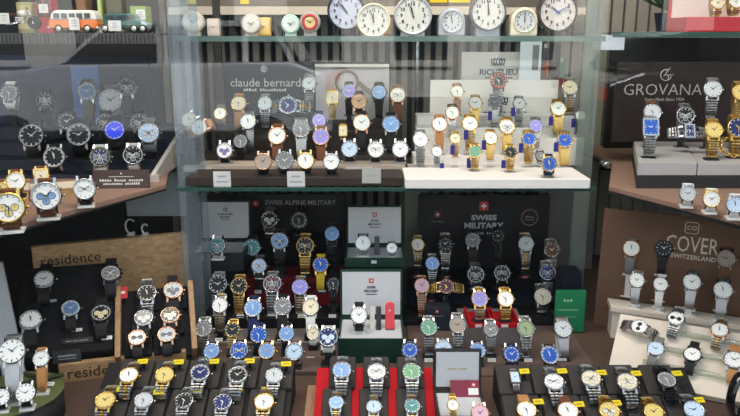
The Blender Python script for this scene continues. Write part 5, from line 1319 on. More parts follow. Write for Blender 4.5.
x0, x1 = pad_row('upper row of red tray', vm3 + .001, vt3, .014); x2, x3 = pad_row('lower row of red tray', vlo - .01, vm3 - .001, .014)
_, vtr = tray_xy(370, 372)
tray('display_tray', 'bright red velvet sloping tray with six dark pads at bottom centre', min(x0, x2) - .014, max(x1, x3) + .016, vlo - .01, vt3 - .02, m_trayred)
ordn = lambda k, n: ordinal(k, n)
for grp, lst, w in (('upper row of left tray', ((142.7, 361.5), (178.5, 362), (214, 361.5), (249.5, 361), (286, 364)), .019), ('lower row of left tray', ((122, 389), (159, 392), (197, 390), (237.6, 389), (266.4, 389.5)), .019),
                    ('upper row of right tray', ((524.4, 371.3), (562, 371), (601.5, 372.6), (636, 373.4), (677, 373.4)), .018), ('lower row of right tray', ((538.4, 401.7), (579, 404.3), (616, 403), (649, 402.5), (699, 400)), .018)):
    for i, (px, py) in enumerate(lst):
        yellow_tag(px, py, w, 'yellow price tag, %s in %s' % (ordn(i, len(lst)), grp))
# tan wooden slat between the left tray and the red one
a, b = WZ(305, 418, DECK + .012), WZ(320, 388, DECK + .012)
tag(MB().add([(WZ(303, 430, DECK).x, WZ(303, 430, DECK).y, DECK), (WZ(318, 430, DECK).x, WZ(318, 430, DECK).y, DECK), (WZ(322, 388, DECK).x, WZ(322, 388, DECK).y, DECK), (WZ(308, 388, DECK).x, WZ(308, 388, DECK).y, DECK)] +
             [(WZ(303, 430, DECK).x, WZ(303, 430, DECK).y, DECK + .006), (WZ(318, 430, DECK).x, WZ(318, 430, DECK).y, DECK + .006), (WZ(322, 388, DECK).x, WZ(322, 388, DECK).y, DECK + .006), (WZ(308, 388, DECK).x, WZ(308, 388, DECK).y, DECK + .006)],
             [(0, 3, 2, 1), (4, 5, 6, 7), (0, 1, 5, 4), (1, 2, 6, 5), (2, 3, 7, 6), (3, 0, 4, 7)]).build('wooden_board', wood('slat_tan', (.34, .19, .11), (.46, .28, .17), (30, 3, 30)), None, base=(a.x, a.y, DECK)), 'tan wooden slat between left tray and red tray', 'board')
# ------------------------------------------------------------------ white box bottom centre
Yw = 1.085
a = WY(437, 420, Yw)
bx, zi, Ml, H, xs = open_box(438, 490, 425, 417, 351, Yw, .10, 'white-lined open box with gold lady watch, bottom centre', mat('box_black', (.025, .022, .022), .4), m_boxlin, zb=DECK)
mb = MB(); text_into(mb, '~aaaaa aaaaa', width=.036, M=Ml, cy=H * .02); mb.build('lettering', mat('letter_gold', (.6, .45, .2), .4, .3), bx)
row(1.15, [(453, 405, 6.2, 'gold', 'white', 'b:gold', dict(e=48, style='flat'))], 'in open white box', rest=zi, kind='white')
row(1.125, [(480, 413, 9.5, 'rose-gold', 'pink', 's:white', dict(e=45, style='tuck'))], 'at the right of open white box', rest=zi, kind='white')
c = WZ(466, 400, zi)
r_ = thing('booklet', (c.x, c.y, zi), 'small dark red booklet with red and white flag inside white box', 'booklet')
Mb = Matrix.Translation((c.x, c.y + .01, zi + .0)) @ Matrix.Rotation(R_(55), 4, 'X')
MB().box(-.026, .026, 0, .03, -.003, 0, 0, Mb).build('cover', mat('booklet_red', (.22, .015, .04), .4), r_)
MB().box(.006, .024, .004, .016, 0, .0005, 0, Mb).build('label', mat('mark_white', (.85, .85, .85)), r_)
cross_badge(None, .004, r_, Mb @ Matrix.Translation((.016, .022, .0002)))
# ------------------------------------------------------------------ left: wooden display with burnt-in lettering
m_wood = wood('residence_wood', (.38, .22, .10), (.62, .40, .21), (3, 40, 40), 4)
def plank(PL, PR, zb, zt, th, name, label, cat, txt=None, m=None, tw=.6, tx=.5, ty=.5, th_txt=.5, small=None):
    d = Vector((PR.x - PL.x, PR.y - PL.y, 0)); L = d.length; d.normalize(); n = Vector((0, 0, 1)).cross(d)   # into the window
    r_ = thing(name, ((PL.x + PR.x) / 2, (PL.y + PR.y) / 2, zb), label, cat)
    M = basis(Vector((PL.x, PL.y, zb)), d, Vector((0, 0, 1)), d.cross(Vector((0, 0, 1))))
    MB().box(0, L, 0, zt - zb, -th, 0, 0, M).build('board', m or m_wood, r_, bevel=.0015)
    if txt:
        mb = MB(); text_into(mb, txt, width=L * tw, M=M @ Matrix.Translation((L * tx, (zt - zb) * ty, 0)), bold=.0)
        if small: text_into(mb, small, width=L * tw * .5, M=M @ Matrix.Translation((L * (tx + .03), (zt - zb) * (ty - .28), 0)))
        mb.build('lettering', mat('burnt_brown', (.05, .03, .018), .7), r_)
    return r_, M, L
zt = WY(186, 233, 1.62).z; zb1 = WY(186, 268, 1.62).z
PR = WZ(187, 233, zt); PL = WZ(31, 247, zt)
plank(PL, PR, DECK, zt, .02, 'wood_plank', 'wide wooden back board with burnt lowercase word, left side', 'sign', 'residence', tw=.37, tx=.235, ty=.835, small='~aaaaaaaaaaa')
zt2 = DECK + .040
PR2 = WZ(186, 351, zt2); PL2 = WZ(58, 365, zt2)
plank(PL2, PR2, DECK, zt2, .014, 'wood_plank', 'low wooden front ledge with burnt lowercase word, left side', 'sign', 'residence', tw=.50, tx=.315, ty=.48, m=wood('ledge_wood', (.36, .19, .085), (.55, .34, .17), (3, 40, 40), 4))
yawL = math.degrees(math.atan2(PR2.y - PL2.y, PR2.x - PL2.x))
dL = Vector((math.cos(R_(yawL)), math.sin(R_(yawL)), 0)); nL = Vector((-dL.y, dL.x, 0))   # into the window
# the sloping bed
SL = R_(36)
NL = (Vector((0, 0, 1)) * math.cos(SL) - nL * math.sin(SL)).normalized(); UL = (nL * math.cos(SL) + Vector((0, 0, 1)) * math.sin(SL)).normalized()
PB = Vector((PR2.x, PR2.y, DECK + .046)) + nL * .020
MBED = basis(PB, dL, UL, NL)
wr = [(147, 293, 9.8, 'steel', 'black', 'b:steel'), (173, 290, 10.2, 'rose-gold', 'silver', 's:black', dict(sub=3, subcol='grey'))]
wm = [(143.6, 317.7, 9.8, 'steel', 'grey', 's:black', dict(sub=3, subcol='white')), (170, 315, 9.8, 'rose-gold', 'black', 's:black', dict(sub=3, subcol='silver'))]
wl = [(137, 337.4, 9.3, 'rose-gold', 'white', 's:black', dict(sub=2, subcol='grey')), (166.5, 334.3, 9.3, 'rose-gold', 'silver', 's:black', dict(sub=2, subcol='grey'))]
H1 = on_plane(wr, PB + NL * .012, NL, 'top pair in wooden frame', yaw=yawL); H2 = on_plane(wm, PB + NL * .012, NL, 'middle pair in wooden frame', yaw=yawL); H3 = on_plane(wl, PB + NL * .012, NL, 'bottom pair in wooden frame', yaw=yawL)
def loc(P): return MBED.inverted() @ P
inv = MBED.inverted()
allp = [inv @ s.C for s in H1 + H2 + H3]
us = [p.x for p in allp]; vv = [p.y for p in allp]
u0, u1 = min(us) - .032, max(us) + .030; v0, v1 = min(vv) - .032, max(vv) + .034
r_ = thing('watch_display', MBED @ Vector(((u0 + u1) / 2, v0, -.02)), 'small wooden frame of six black watch pads, left side', 'watch display')
m_w2 = wood('frame_wood', (.28, .14, .06), (.45, .27, .13), (40, 3, 40), 4)
MB().box(u0, u1, v0, v1, -.012, -.001, 0, MBED).build('bed', m_blackv, r_)
for (a, b) in ((u0 - .012, u0 - .001), (u1 + .001, u1 + .012)): MB().box(a, b, v0, v1, -.012, .022, 0, MBED).build('side_rail', m_w2, r_, bevel=.001)
mb = MB()
for uu in (u0 + .01, u1 - .01):
    for q in (v0 + .02, v1 - .02):
        w = MBED @ Vector((uu, q, -.0125)); mb.box(w.x - .005, w.x + .005, w.y - .005, w.y + .005, DECK, w.z - .004)
mb.build('leg', m_w2, r_)
for i, s in enumerate(sorted(H1 + H2 + H3, key=lambda s: (round(-s.py / 14), s.px))):
    p = inv @ s.C; R = s.R
    pr = thing('watch_pad', MBED @ Vector((p.x, p.y, 0)), 'black watch pad under the %s in wooden frame, %s' % (describe(s), 'left column' if s.px < 155 else 'right column'), 'pad', 'black pads in the wooden frame')
    MB().box(p.x - .027, p.x + .027, p.y - .029, p.y + .029, -.0005, .0115, 0, MBED).build('base', m_blackv, pr, bevel=.003)
    MB().box(-.4 * R, .4 * R, -1.35 * R, 1.35 * R, -.95 * R, -.5 * R, 0, s.M).build('cushion', m_blackv, pr, bevel=.002)
# black bed further left
PB2 = Vector((PL2.x, PL2.y, DECK + .03)) + nL * .05
PB2 = PB + nL * .0
bl = [(30.7, 319.6, 11.8, 'steel', 'white', 's:black', dict(subcol='grey', tick=1)), (70.7, 308, 9.8, 'steel', 'sky-blue', 's:black', dict(tick=1)), (101, 312.7, 10.8, 'black', 'black', 's:black', dict(tick=1, sub=3, subcol='champagne'))]
bt = [(44, 279, 10.8, 'steel', 'white', 's:black', dict(tick=1)), (110.4, 273, 10.6, 'gunmetal', 'grey', 's:black', dict(tick=1, sub=3))]
I1 = on_plane(bl, PB + NL * .012, NL, 'front row of black sloping bed', yaw=yawL); I2 = on_plane(bt, PB + NL * .012, NL, 'back row of black sloping bed', yaw=yawL)
us2 = [(inv @ s.C) for s in I1 + I2]
ua, ub = min(p.x for p in us2) - .034, u0 - .016
r_ = thing('display_bed', MBED @ Vector(((ua + ub) / 2, v0, -.012)), 'black velvet sloping bed of sports watches before wooden board', 'display bed')
va, vb = .0, max(p.y for p in us2) + .05
MB().box(ua, ub, va, vb, -.012, .0115, 0, MBED).build('bed', m_blackv, r_, bevel=.002)
mb = MB()
for uu in (ua + .02, ub - .02):
    for q in (va + .03, vb - .03):
        w = MBED @ Vector((uu, q, -.013)); mb.box(w.x - .006, w.x + .006, w.y - .006, w.y + .006, DECK, w.z - .004)
mb.build('leg', m_blackv, r_)
for s in I1 + I2:
    R = s.R; MB().box(-.4 * R, .4 * R, -1.35 * R, 1.35 * R, -.95 * R, -.5 * R, 0, s.M).build('cushion', m_blackv, r_, bevel=.002)
def bed_card(px, py, w, h, lab, m, lift=.0125, txt=None, tm=None, nm='price_card'):
    P = WP(px, py, PB + NL * lift, NL); Mc = basis(P, dL, UL, NL)
    r_ = thing(nm, P, lab, 'card'); MB().box(-w / 2, w / 2, -h / 2, h / 2, -.0008, .0015, 0, Mc).build('card', m, r_)
    mb = MB()
    if txt: text_into(mb, txt, width=w * .7, M=Mc @ Matrix.Translation((0, 0, .0015)))
    else: mb.box(-w * .3, w * .3, -h * .1, h * .1, .0015, .0018, 0, Mc)
    mb.build('printing', tm or mat('card_ink_40', (.4, .4, .42)), r_)
m_redc = mat('card_red', (.55, .015, .025), .4); m_wl = mat('label_white', (.8, .8, .78))
bed_card(121.5, 293, .024, .030, 'bright red card beside the grey-dial watch on black bed', m_redc, tm=m_wl)
bed_card(114, 294.5, .012, .007, 'narrow white card left of the red card on black bed', m_wl)
bed_card(77, 330, .020, .006, 'small white card under the sky-blue watch on black bed', m_wl)
bed_card(107, 338, .020, .008, 'small white card at lower right of black bed', m_wl)
bed_card(52, 301, .018, .006, 'small grey card between two watch rows on black bed', mat('card_greyd', (.4, .4, .42), .5))
bed_card(77, 341, .060, .012, 'long black name strip with grey letters along black bed', mat('strip_black', (.02, .02, .022), .4), txt='~aaaaa aaaa aaaaaaa', tm=mat('letter_dim', (.42, .43, .45)))
# little black sign standing on the wooden ledge
q = WY(66.5, 361, PL2.y + .02)
P = WZ(67, 363, zt2)
r_ = thing('name_plaque', tuple(P), 'small black plaque with pale letters on low wooden ledge', 'sign')
Mq = orient(Vector((P.x, P.y + .003, zt2 + .0125)), 12, yawL)
MB().box(-.026, .026, -.0125, .0125, -.004, 0, 0, Mq).build('plate', mat('strip_black', (.02, .02, .022)), r_)
mb = MB(); text_into(mb, '~aaaaaaaaa', width=.034, M=Mq, bold=.02, cy=.002); mb.box(-.017, .017, -.005, -.004, 0, .0004, 0, Mq); mb.build('lettering', mat('letter_dim', (.42, .43, .45)), r_)
# two clear plastic C clips behind
for px, py, lab in ((139, 227, 'larger clear C-shaped stand above the wooden board'), (153, 229, 'smaller clear C-shaped stand above the wooden board')):
    c = WY(px, py, 1.66); R = .017 if px < 145 else .011
    r_ = thing('clip_stand', (c.x, c.y + .0, zt), lab, 'stand', 'clear clips on the wooden board')
    c = Vector((c.x, WZ(px, 236, zt).y + .008, zt + R + .004)); mb = MB()
    mb.tube([c + Vector((R * .7 * math.cos(t), 0, R * math.sin(t))) for t in [R_(40 + 270 * i / 18) for i in range(19)]], .0022, 8)
    mb.build('hoop', mat('clip_pale', (.55, .56, .55), .2, coat=.5), r_); MB().box(c.x - .008, c.x + .008, c.y - .006, c.y + .006, zt, zt + .003).build('foot', mat('clip_pale', (.55, .56, .55)), r_)
# pale card at far left
a, b = WY(-14, 262, 1.33), WY(17, 345, 1.30)
r_ = thing('showcard', (WY(2, 340, 1.3).x, 1.31, DECK), 'plain pale grey card leaning at far left edge', 'card')
mb = MB(); q = [WY(-20, 268, 1.33), WY(2, 262, 1.33), WY(18, 338, 1.30), WY(-4, 345, 1.30)]
q2 = [p + Vector((.0, .004, 0)) for p in q]
z0 = DECK
e1 = q[2] - (q[1] - q[2]) * 0; 
k = (q[2].z - DECK) / (q[1].z - q[2].z)
q[2] = q[2] + (q[2] - q[1]) * k; q[3] = q[3] + (q[3] - q[0]) * ((q[3].z - DECK) / (q[0].z - q[3].z)); q2 = [p + Vector((0, .004, 0)) for p in q]
mb.add(q + q2, [(0, 3, 2, 1), (4, 5, 6, 7), (0, 1, 5, 4), (1, 2, 6, 5), (2, 3, 7, 6), (3, 0, 4, 7)]); mb.build('sheet', mat('showcard_pale', (.46, .48, .51), .5), r_)
MB().box(q[3].x, q[2].x, q[3].y + .004, q[3].y + .02, DECK, DECK + .006).build('foot', mat('showcard_pale', (.46, .48, .51)), r_)
# olive green round stand
zo = WY(20, 390, 1.16).z
c = WZ(14, 392, zo)
r_ = thing('round_stand', (c.x, c.y, DECK), 'olive green round stand at lower left corner', 'stand')
Ro = (WZ(64, 388, zo).x - c.x)
m_olive = mat('olive_felt', (.13, .15, .06), .75, noise=.2, nscale=30)
MB().lathe([(Ro * .98, zo - .006), (Ro, zo - .004), (Ro, zo - .001), (Ro * .985, zo)], 48, 0, Matrix.Translation((c.x, c.y, 0))).build('top', m_olive, r_)
MB().lathe([(Ro * .97, DECK), (Ro * .97, zo - .006)], 48, 0, Matrix.Translation((c.x, c.y, 0))).build('drum', mat('stand_dark', (.03, .03, .032)), r_)
row(1.2, [(41, 358.5, 8.3, 'steel', 'white', 's:tan', dict(style='long', e=36)), (12, 351, 12.8, 'steel', 'white', 'm:steel', dict(style='long', big=1, e=34))], 'at the back of olive round stand', rest=zo, kind='white', yaw=14)
row(1.1, [(25.6, 392.7, 9.8, 'steel', 'white', 's:black', dict(style='tuck', e=34, big=1)), (1, 397, 8.6, 'steel', 'white', 's:black', dict(style='tuck', e=34, big=1))], 'at the front of olive round stand', rest=zo, kind='white', yaw=14)
for i, (px, py) in enumerate(((25, 405), (47, 386), (0, 408))):
    P = WZ(px, py, zo); Mc = Matrix.Translation(P) @ Matrix.Rotation(R_(30), 4, 'X')
    r2 = thing('price_card', P, 'white price card on olive stand, %s' % ['before the middle watch', 'at its right edge', 'at its left edge'][i], 'card', 'cards on the olive stand')
    MB().box(-.012, .012, 0, .008, 0, .001, 0, Mc).build('card', m_wl, r2); MB().box(-.008, .008, .003, .005, .001, .0013, 0, Mc).build('printing', mat('card_ink_40', (.4, .4, .42)), r2)
for i, (px, py, rr, ln) in enumerate(((40, 380, 14, 9), (30, 375, -20, 8), (52, 377, 30, 6))):
    P = WZ(px, py, zo + .004); d = Vector((math.cos(R_(rr)), math.sin(R_(rr)), 0)) * .02
    tag(MB().tube([P - d, P + d], .004, 10).build('felt_roll', mat('roll_dark', (.05, .06, .03), .7), None, base=P), 'dark felt roll on the olive stand, %s' % ['in the middle', 'behind the round watch', 'towards its right edge'][i], 'roll', 'felt rolls on the olive stand')

# ------------------------------------------------------------------ right: brown panel and cream sloping display
zt3 = WZ(604.7, 208, 0).z if False else WY(604.7, 208, 1.62).z
PLc = WY(604.7, 208, 1.62); PRc = Vector((.92, 1.44, PLc.z))
dR = Vector((PRc.x - PLc.x, PRc.y - PLc.y, 0)).normalized(); nR = Vector((0, 0, 1)).cross(dR)
yawR = math.degrees(math.atan2(dR.y, dR.x))
r_ = thing('sign_board', (PLc.x + .2, 1.55, DECK), 'chocolate brown panel with cream outlined capitals on right side', 'sign')
LEAN = R_(8)
UR = (Vector((0, 0, 1)) * math.cos(LEAN) + nR * math.sin(LEAN)).normalized(); FR = dR.cross(UR)
MP = basis(PLc, dR, UR, FR)
Lp = (PRc - PLc).length
MB().box(-.0, Lp, -.30, -.0, -.012, 0, 0, MP).build('panel', mat('panel_chocolate', (.16, .085, .052), .5, noise=.15, nscale=10), r_)
inp = MP.inverted()
def onpanel(px, py): return inp @ WP(px, py, PLc, FR)
cA, cB = onpanel(665.5, 244.5), onpanel(718.6, 246); cc = onpanel(692, 244.8)
mb = MB(); ang = math.atan2(cB.y - cA.y, cB.x - cA.x)
text_into(mb, 'COVER', width=abs(cB.x - cA.x) , height=.036, M=MP @ Matrix.Translation((cc.x, cc.y, 0)), bold=.0)
c2 = onpanel(693, 257.5); text_into(mb, 'SWITZERLAND', width=abs(cB.x - cA.x) * .86, M=MP @ Matrix.Translation((c2.x, c2.y, 0)), bold=.01)
c3 = onpanel(692, 228); Me = MP @ Matrix.Translation((c3.x, c3.y, 0))
for k in (.0135, .0115):
    pass
rp = []
for (sx, sy, a0) in ((1, 1, 0), (-1, 1, 90), (-1, -1, 180), (1, -1, 270)):
    for i in range(5): t = R_(a0 + 90 * i / 4); rp.append((sx * .0085 + .005 * math.cos(t), sy * .0075 + .005 * math.sin(t), .0004))
mb.tube(rp, .001, 6, 0, Me, closed=True); text_into(mb, 'CO', height=.010, M=Me, bold=.01)
mb.build('lettering', mat('letter_cream', (.62, .55, .45), .4, .2), r_)
# cream sloping bed
PF = WZ(608, 374, DECK + .012); PF2 = WZ(745, 402, DECK + .012)
dC = Vector((PF2.x - PF.x, PF2.y - PF.y, 0)).normalized(); nC = Vector((0, 0, 1)).cross(dC); yawC = math.degrees(math.atan2(dC.y, dC.x))
SC_ = R_(33)
NC = (Vector((0, 0, 1)) * math.cos(SC_) - nC * math.sin(SC_)).normalized(); UC = (nC * math.cos(SC_) + Vector((0, 0, 1)) * math.sin(SC_)).normalized()
MC = basis(PF, dC, UC, NC); ic = MC.inverted()
m_cream2 = mat('bed_cream', (.80, .70, .60), .55, noise=.06, nscale=8)
tl = ic @ WP(605, 311, PF, NC)
r_ = thing('display_bed', PF, 'cream sloping display bed with clear rods at lower right', 'display bed')
Vt = tl.y; Lc = .42
MB().hexa([(-.002, 0, -.006), (Lc, 0, -.006), (Lc, Vt, -.006), (tl.x * 0 - .002, Vt, -.006)], [(-.002, 0, 0), (Lc, 0, 0), (Lc, Vt, 0), (-.002, Vt, 0)], 0, MC).build('bed', m_cream2, r_, bevel=.001)
MB().box(0, Lc, -.005, -.0005, -.014, .004, 0, MC).build('front_lip', m_cream2, r_)
mb = MB(); q = MC @ Vector((0, Vt, -.008)); q2 = MC @ Vector((Lc, Vt, -.008)); w = MC @ Vector((0, .02, -.01)); w2 = MC @ Vector((Lc, .02, -.01))
for (p0_, p1_) in ((q, q2),):
    mb.add([(p0_.x, p0_.y, DECK), (p1_.x, p1_.y, DECK), tuple(p1_), tuple(p0_)] + [(p0_.x + nC.x * .004, p0_.y + nC.y * .004, DECK), (p1_.x + nC.x * .004, p1_.y + nC.y * .004, DECK), tuple(p1_ + nC * .004), tuple(p0_ + nC * .004)],
           [(0, 1, 2, 3), (7, 6, 5, 4), (0, 4, 5, 1), (1, 5, 6, 2), (2, 6, 7, 3), (3, 7, 4, 0)])
mb.build('back_leg', m_cream2, r_)
for k, v in enumerate((.26, .52, .8)):
    mb = MB(); mb.tube([Vector((.06 + .03 * k, Vt * v, .008)), Vector((Lc - .02, Vt * v, .008))], .0055, 12, 0, MC); mb.build('clear_rod', glass('rod_acrylic', (.86, .90, .87), 1.2, .05, 1.5, body=.12, bodycol=(.6, .66, .6)), r_)
    mb = MB()
    for uu in (.06 + .03 * k + .004, Lc - .03): mb.box(uu, uu + .004, Vt * v - .004, Vt * v + .004, 0, .003, 0, MC)
    mb.build('rod_rest', m_cream2, r_)
J1 = on_plane([(655.6, 348.5, 8.5, 'steel', 'ice-blue', 's:grey', dict(roll=-8)), (692.3, 354.2, 8.9, 'gunmetal', 'white', 's:black', dict(roll=-4)), (734.3, 359.7, 10.4, 'steel', 'white', 's:tan')], PF, NC, 'front row of cream bed', yaw=yawC, off=.003)
J2 = on_plane([(639, 326.3, 8.5, 'steel', 'white', 'b:steel', dict(roll=80, sub=2, subcol='black')), (675.8, 318.3, 8.8, 'steel', 'white', 'b:steel', dict(sub=2, subcol='black', roll=-6)), (719.6, 329.8, 8.8, 'rose-gold', 'white', 'b:two-tone', dict(roll=-6))], PF, NC, 'second row of cream bed', yaw=yawC, off=.003)
for s in J1 + J2:
    R = s.R; MB().box(-.4 * R, .4 * R, -1.3 * R, 1.3 * R, -1.3 * R, -.5 * R, 0, s.M).build('watch_rest', m_cream2, r_)
# upper shelf block of the cream display, watches before the brown panel
K1 = row(1.5, [(636.8, 280, 7.8, 'steel', 'white', 'm:steel', dict(style='hang', Y=1.50)), (660.6, 284.2, 7.4, 'steel', 'white', 's:white', dict(style='hang', Y=1.48)), (692, 282, 8.8, 'steel', 'white', 'm:steel', dict(style='hang', Y=1.455)), (723, 290, 9.3, 'steel', 'white', 'm:steel', dict(style='hang', Y=1.43))],
         'in front of the brown panel', e=26, yaw=yawC, kind='white')
K2 = row(1.56, [(631.4, 248.3, 8.5, 'rose-gold', 'white', 's:grey', dict(style='hang', Y=1.57)), (663.7, 248.3, 8.6, 'black', 'black', 's:black', dict(style='hang', Y=1.545)), (725.9, 258.4, 9, 'steel', 'taupe', 's:brown', dict(style='hang', Y=1.48))], 'high before the brown panel', e=24, yaw=yawC, kind='white', zs=K1[1])
zk = K1[1]
front = [(s.low.x, s.lows[0] - .014) for s in sorted(K1[0], key=lambda s: s.px)]
fx0, fy0 = front[0]; mm_ = (front[-1][1] - front[0][1]) / (front[-1][0] - front[0][0])
off = min(fy - (fy0 + mm_ * (fx - fx0)) for fx, fy in front)
xL = .3
for _ in range(200):
    yy = fy0 + off + mm_ * (xL - fx0); q = Vector((xL, yy, zk)) - CAM
    if 370 + FPX * q.x / q.dot(FWD) > 611: break
    xL += .002
xR = .84
fyL, fyR = fy0 + off + mm_ * (xL - fx0), fy0 + off + mm_ * (xR - fx0)
ybL = 1.60; 
pY = lambda x: PLc.y + (x - PLc.x) * dR.y / dR.x - .060
pl = [(xL, fyL), (xR, fyR), (xR, max(fyR + .03, pY(xR))), (xL + .01, pY(xL + .01))]
r_ = thing('display_riser', ((xL + xR) / 2, fyL, DECK), 'cream block behind cream bed carrying small-dial watches', 'display riser')
MB().prism(pl, zk - .012, zk).build('top', m_cream2, r_, bevel=.001)
ins = [(xL + .006, fyL + .004), (xR - .002, fyR + .004), (xR - .002, max(fyR + .026, pY(xR) - .003)), (xL + .014, pY(xL + .014) - .003)]
MB().prism(ins, DECK, zk - .012).build('block', m_cream2, r_)
# curved black bangle at the lower right corner
P = WZ(733, 419, DECK)
r_ = thing('bangle_watch', (P.x, P.y, DECK), 'glossy black bangle watch with gold edge at lower right corner', 'watch')
c = Vector((P.x + .012, P.y + .01, DECK + .042)); pts = [c + Vector((.022 * math.cos(t), .012 * math.cos(t), .040 * math.sin(t))) for t in [2 * PI * i / 40 for i in range(40)]]
mb = MB()
vs = []; fs = []
for i, p in enumerate(pts):
    n_ = (p - c).normalized()
    for (dy, dn) in ((-.010, 0), (-.008, .003), (.008, .003), (.010, 0), (.008, -.002), (-.008, -.002)): vs.append(p + Vector((-.3 * dy, dy, 0)) + n_ * dn)
n = len(pts)
for i in range(n):
    for k in range(6): fs.append((i * 6 + k, i * 6 + (k + 1) % 6, ((i + 1) % n) * 6 + (k + 1) % 6, ((i + 1) % n) * 6 + k))
mb.add(vs, fs, 0, True); mb.build('bangle', mat('gloss_black', (.008, .008, .010), .1, coat=1), r_)
mb = MB(); Mw = orient(c + Vector((.018, -.004, .004)), 15, -35); mb.lathe([(.010, -.006), (.0125, -.004), (.0125, .002), (.010, .003)], 24, 0, Mw); mb.build('case', metal('gold'), r_)
MB().lathe([(.0095, .003), (.0095, .0036)], 24, 0, Mw).build('dial', dialmat('champagne'), r_)
# ------------------------------------------------------------------ shop window pane
struct(MB().box(-1.5, 1.6, .955, .961, .2, 2.35).build('window_1', glass('shop_pane', (.98, .99, .985), 1.0, .0, 1.5)))

# ------------------------------------------------------------------ the street in front, mirrored faintly in the pane
struct(MB().box(-16, 16, -17, .95, -.05, 0).build('floor', mat('asphalt', (.02, .02, .021), .9, noise=.25, nscale=3)))
mb = MB(); mb.box(-16, 16, -16.4, -16, 0, 9, 0)
x = -15
while x < 15:
    for z0 in (.9, 4.0, 6.8):
        mb.box(x, x + 1.3, -16.0, -15.95, z0, z0 + 1.9, 1); mb.box(x - .12, x + 1.42, -16.0, -15.9, z0 - .15, z0, 2)
    x += 2.6
struct(mb.build('wall_opposite', [mat('facade_plaster', (.74, .71, .66), .8, noise=.1, nscale=2), mat('facade_glass', (.05, .06, .07), .1), mat('facade_sill', (.7, .68, .64), .7)]))
def street_car(x, y, L, H, label, paint, flip=1):
    r_ = thing('parked_car', (x, y, 0), label, 'car')
    def X(f): return x + flip * (f - .5) * L
    W = .85
    prof = [(0, .28), (0, .55), (.03, .62), (.20, .68), (.30, .72), (.90, .74), (.98, .66), (1, .5), (1, .28)]
    def pr(prof, y0, y1):
        n = len(prof); v = [(X(a), y0, b * H) for a, b in prof] + [(X(a), y1, b * H) for a, b in prof]
        return MB().add(v, [tuple(range(n)), tuple(range(n, 2 * n))[::-1]] + [(i, n + i, n + (i + 1) % n, (i + 1) % n) for i in range(n)])
    pr(prof, y - W, y + W).build('body', paint, r_, bevel=.03)
    pr([(.30, .72), (.42, .97), (.48, 1.0), (.80, 1.0), (.86, .96), (.92, .74)], y - W + .12, y + W - .12).build('cabin', mat('car_glass', (.02, .025, .03), .08, coat=.5), r_, bevel=.02)
    pr([(.42, .97), (.48, 1.0), (.80, 1.0), (.86, .96)], y - W + .1, y + W - .1).build('roof', paint, r_, bevel=.01)
    mb = MB()
    for a in (.31, .56, .58, .78, .90):
        mb.hexa([(X(a) - .03, y + W - .13, .73 * H), (X(a) + .03, y + W - .13, .73 * H), (X(a) + .03, y + W - .09, .73 * H), (X(a) - .03, y + W - .09, .73 * H)],
                [(X(a + (.12 if a < .4 else -.05 if a > .85 else 0)) - .03, y + W - .13, .97 * H), (X(a + (.12 if a < .4 else -.05 if a > .85 else 0)) + .03, y + W - .13, .97 * H), (X(a + (.12 if a < .4 else -.05 if a > .85 else 0)) + .03, y + W - .1, .97 * H), (X(a + (.12 if a < .4 else -.05 if a > .85 else 0)) - .03, y + W - .1, .97 * H)])
    mb.build('pillars', paint, r_)
    for a in (.17, .82):
        for s in (-1, 1):
            mb = MB(); Mk = Matrix.Translation((X(a), y + s * (W - .08), .32)) @ Matrix.Rotation(PI / 2, 4, 'X')
            mb.lathe([(.2, -.1), (.32, -.1), (.32, .1), (.2, .1)], 28, 0, Mk); mb.lathe([(.05, -.105), (.2, -.09), (.2, .09), (.05, .105)], 20, 1, Mk)
            mb.build('wheel', [mat('tyre', (.03, .03, .03)), metal('steel')], r_)
    for (a, m_) in ((.0, mat('headlamp', (.8, .8, .8), .1)), (.985, mat('tail_lamp', (.5, .02, .02), .2))):
        for s in (-1, 1):
            MB().box(min(X(a), X(a + .02)), max(X(a), X(a + .02)), y + s * W - .05 * s - .12, y + s * W - .05 * s + .12, .56 * H, .64 * H).build('lamp', m_, r_)
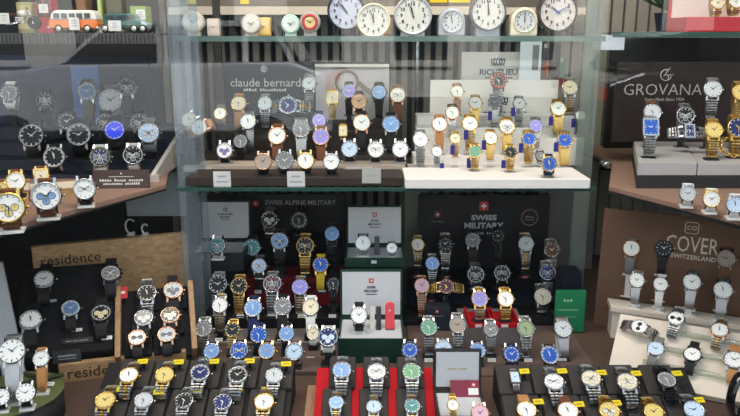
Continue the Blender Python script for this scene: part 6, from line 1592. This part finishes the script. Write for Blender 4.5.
street_car(-2.5, -6.6, 4.2, 1.62, 'silver grey car parked across the street, mirrored at upper left', mat('paint_silver', (.75, .77, .80), .25, .2, coat=.8))
street_car(4.4, -6.0, 4.3, 1.52, 'black car parked across the street, mirrored at upper right', mat('paint_black', (.012, .012, .014), .2, coat=1), -1)

# unseen shop front around the window, added to shade pavement and stop light leaks
mf = mat('shopfront_stone', (.34, .32, .30), .8)
struct(MB().box(-16, 16, .95, 2.24, 2.39, 6.4).build('wall_upper', mf))
struct(MB().box(-16, -1.54, .95, 2.24, 0, 2.39).build('wall_beside_left', mf)); struct(MB().box(1.64, 16, .95, 2.24, 0, 2.39).build('wall_beside_right', mf))
# ------------------------------------------------------------------ lights
def area(name, loc, rot, sx, sy, power, col=(1, 1, 1)):
    l = bpy.data.lights.new(name, 'AREA'); l.shape = 'RECTANGLE'; l.size = sx; l.size_y = sy; l.energy = power; l.color = col
    o = bpy.data.objects.new(name, l); o.location = loc; o.rotation_euler = rot; COL.objects.link(o); return o
area('ceiling_lamp', (-.1, 1.30, 2.33), (R_(9), 0, 0), 1.3, .08, 15, (1.0, .89, .77))
area('ceiling_lamp', (0, 1.06, 2.33), (R_(10), 0, 0), 1.8, .08, 12, (1.0, .90, .78))
sun = bpy.data.lights.new('sun', 'SUN'); sun.energy = 15.0; sun.angle = R_(1); so = bpy.data.objects.new('sun', sun); so.rotation_euler = (R_(-46), R_(12), 0); COL.objects.link(so)

w = bpy.data.worlds.new('world'); SC.world = w; w.use_nodes = True
nt = w.node_tree; bg = nt.nodes['Background']
tc = nt.nodes.new('ShaderNodeTexCoord'); sp = nt.nodes.new('ShaderNodeSeparateXYZ'); cr = nt.nodes.new('ShaderNodeValToRGB')
nt.links.new(tc.outputs['Generated'], sp.inputs[0]); nt.links.new(sp.outputs['Z'], cr.inputs[0])
cr.color_ramp.elements[0].position = .0; cr.color_ramp.elements[0].color = (.60, .64, .68, 1)
cr.color_ramp.elements[1].position = .5; cr.color_ramp.elements[1].color = (.72, .84, 1.0, 1)
nt.links.new(cr.outputs[0], bg.inputs['Color']); bg.inputs['Strength'].default_value = 2.1
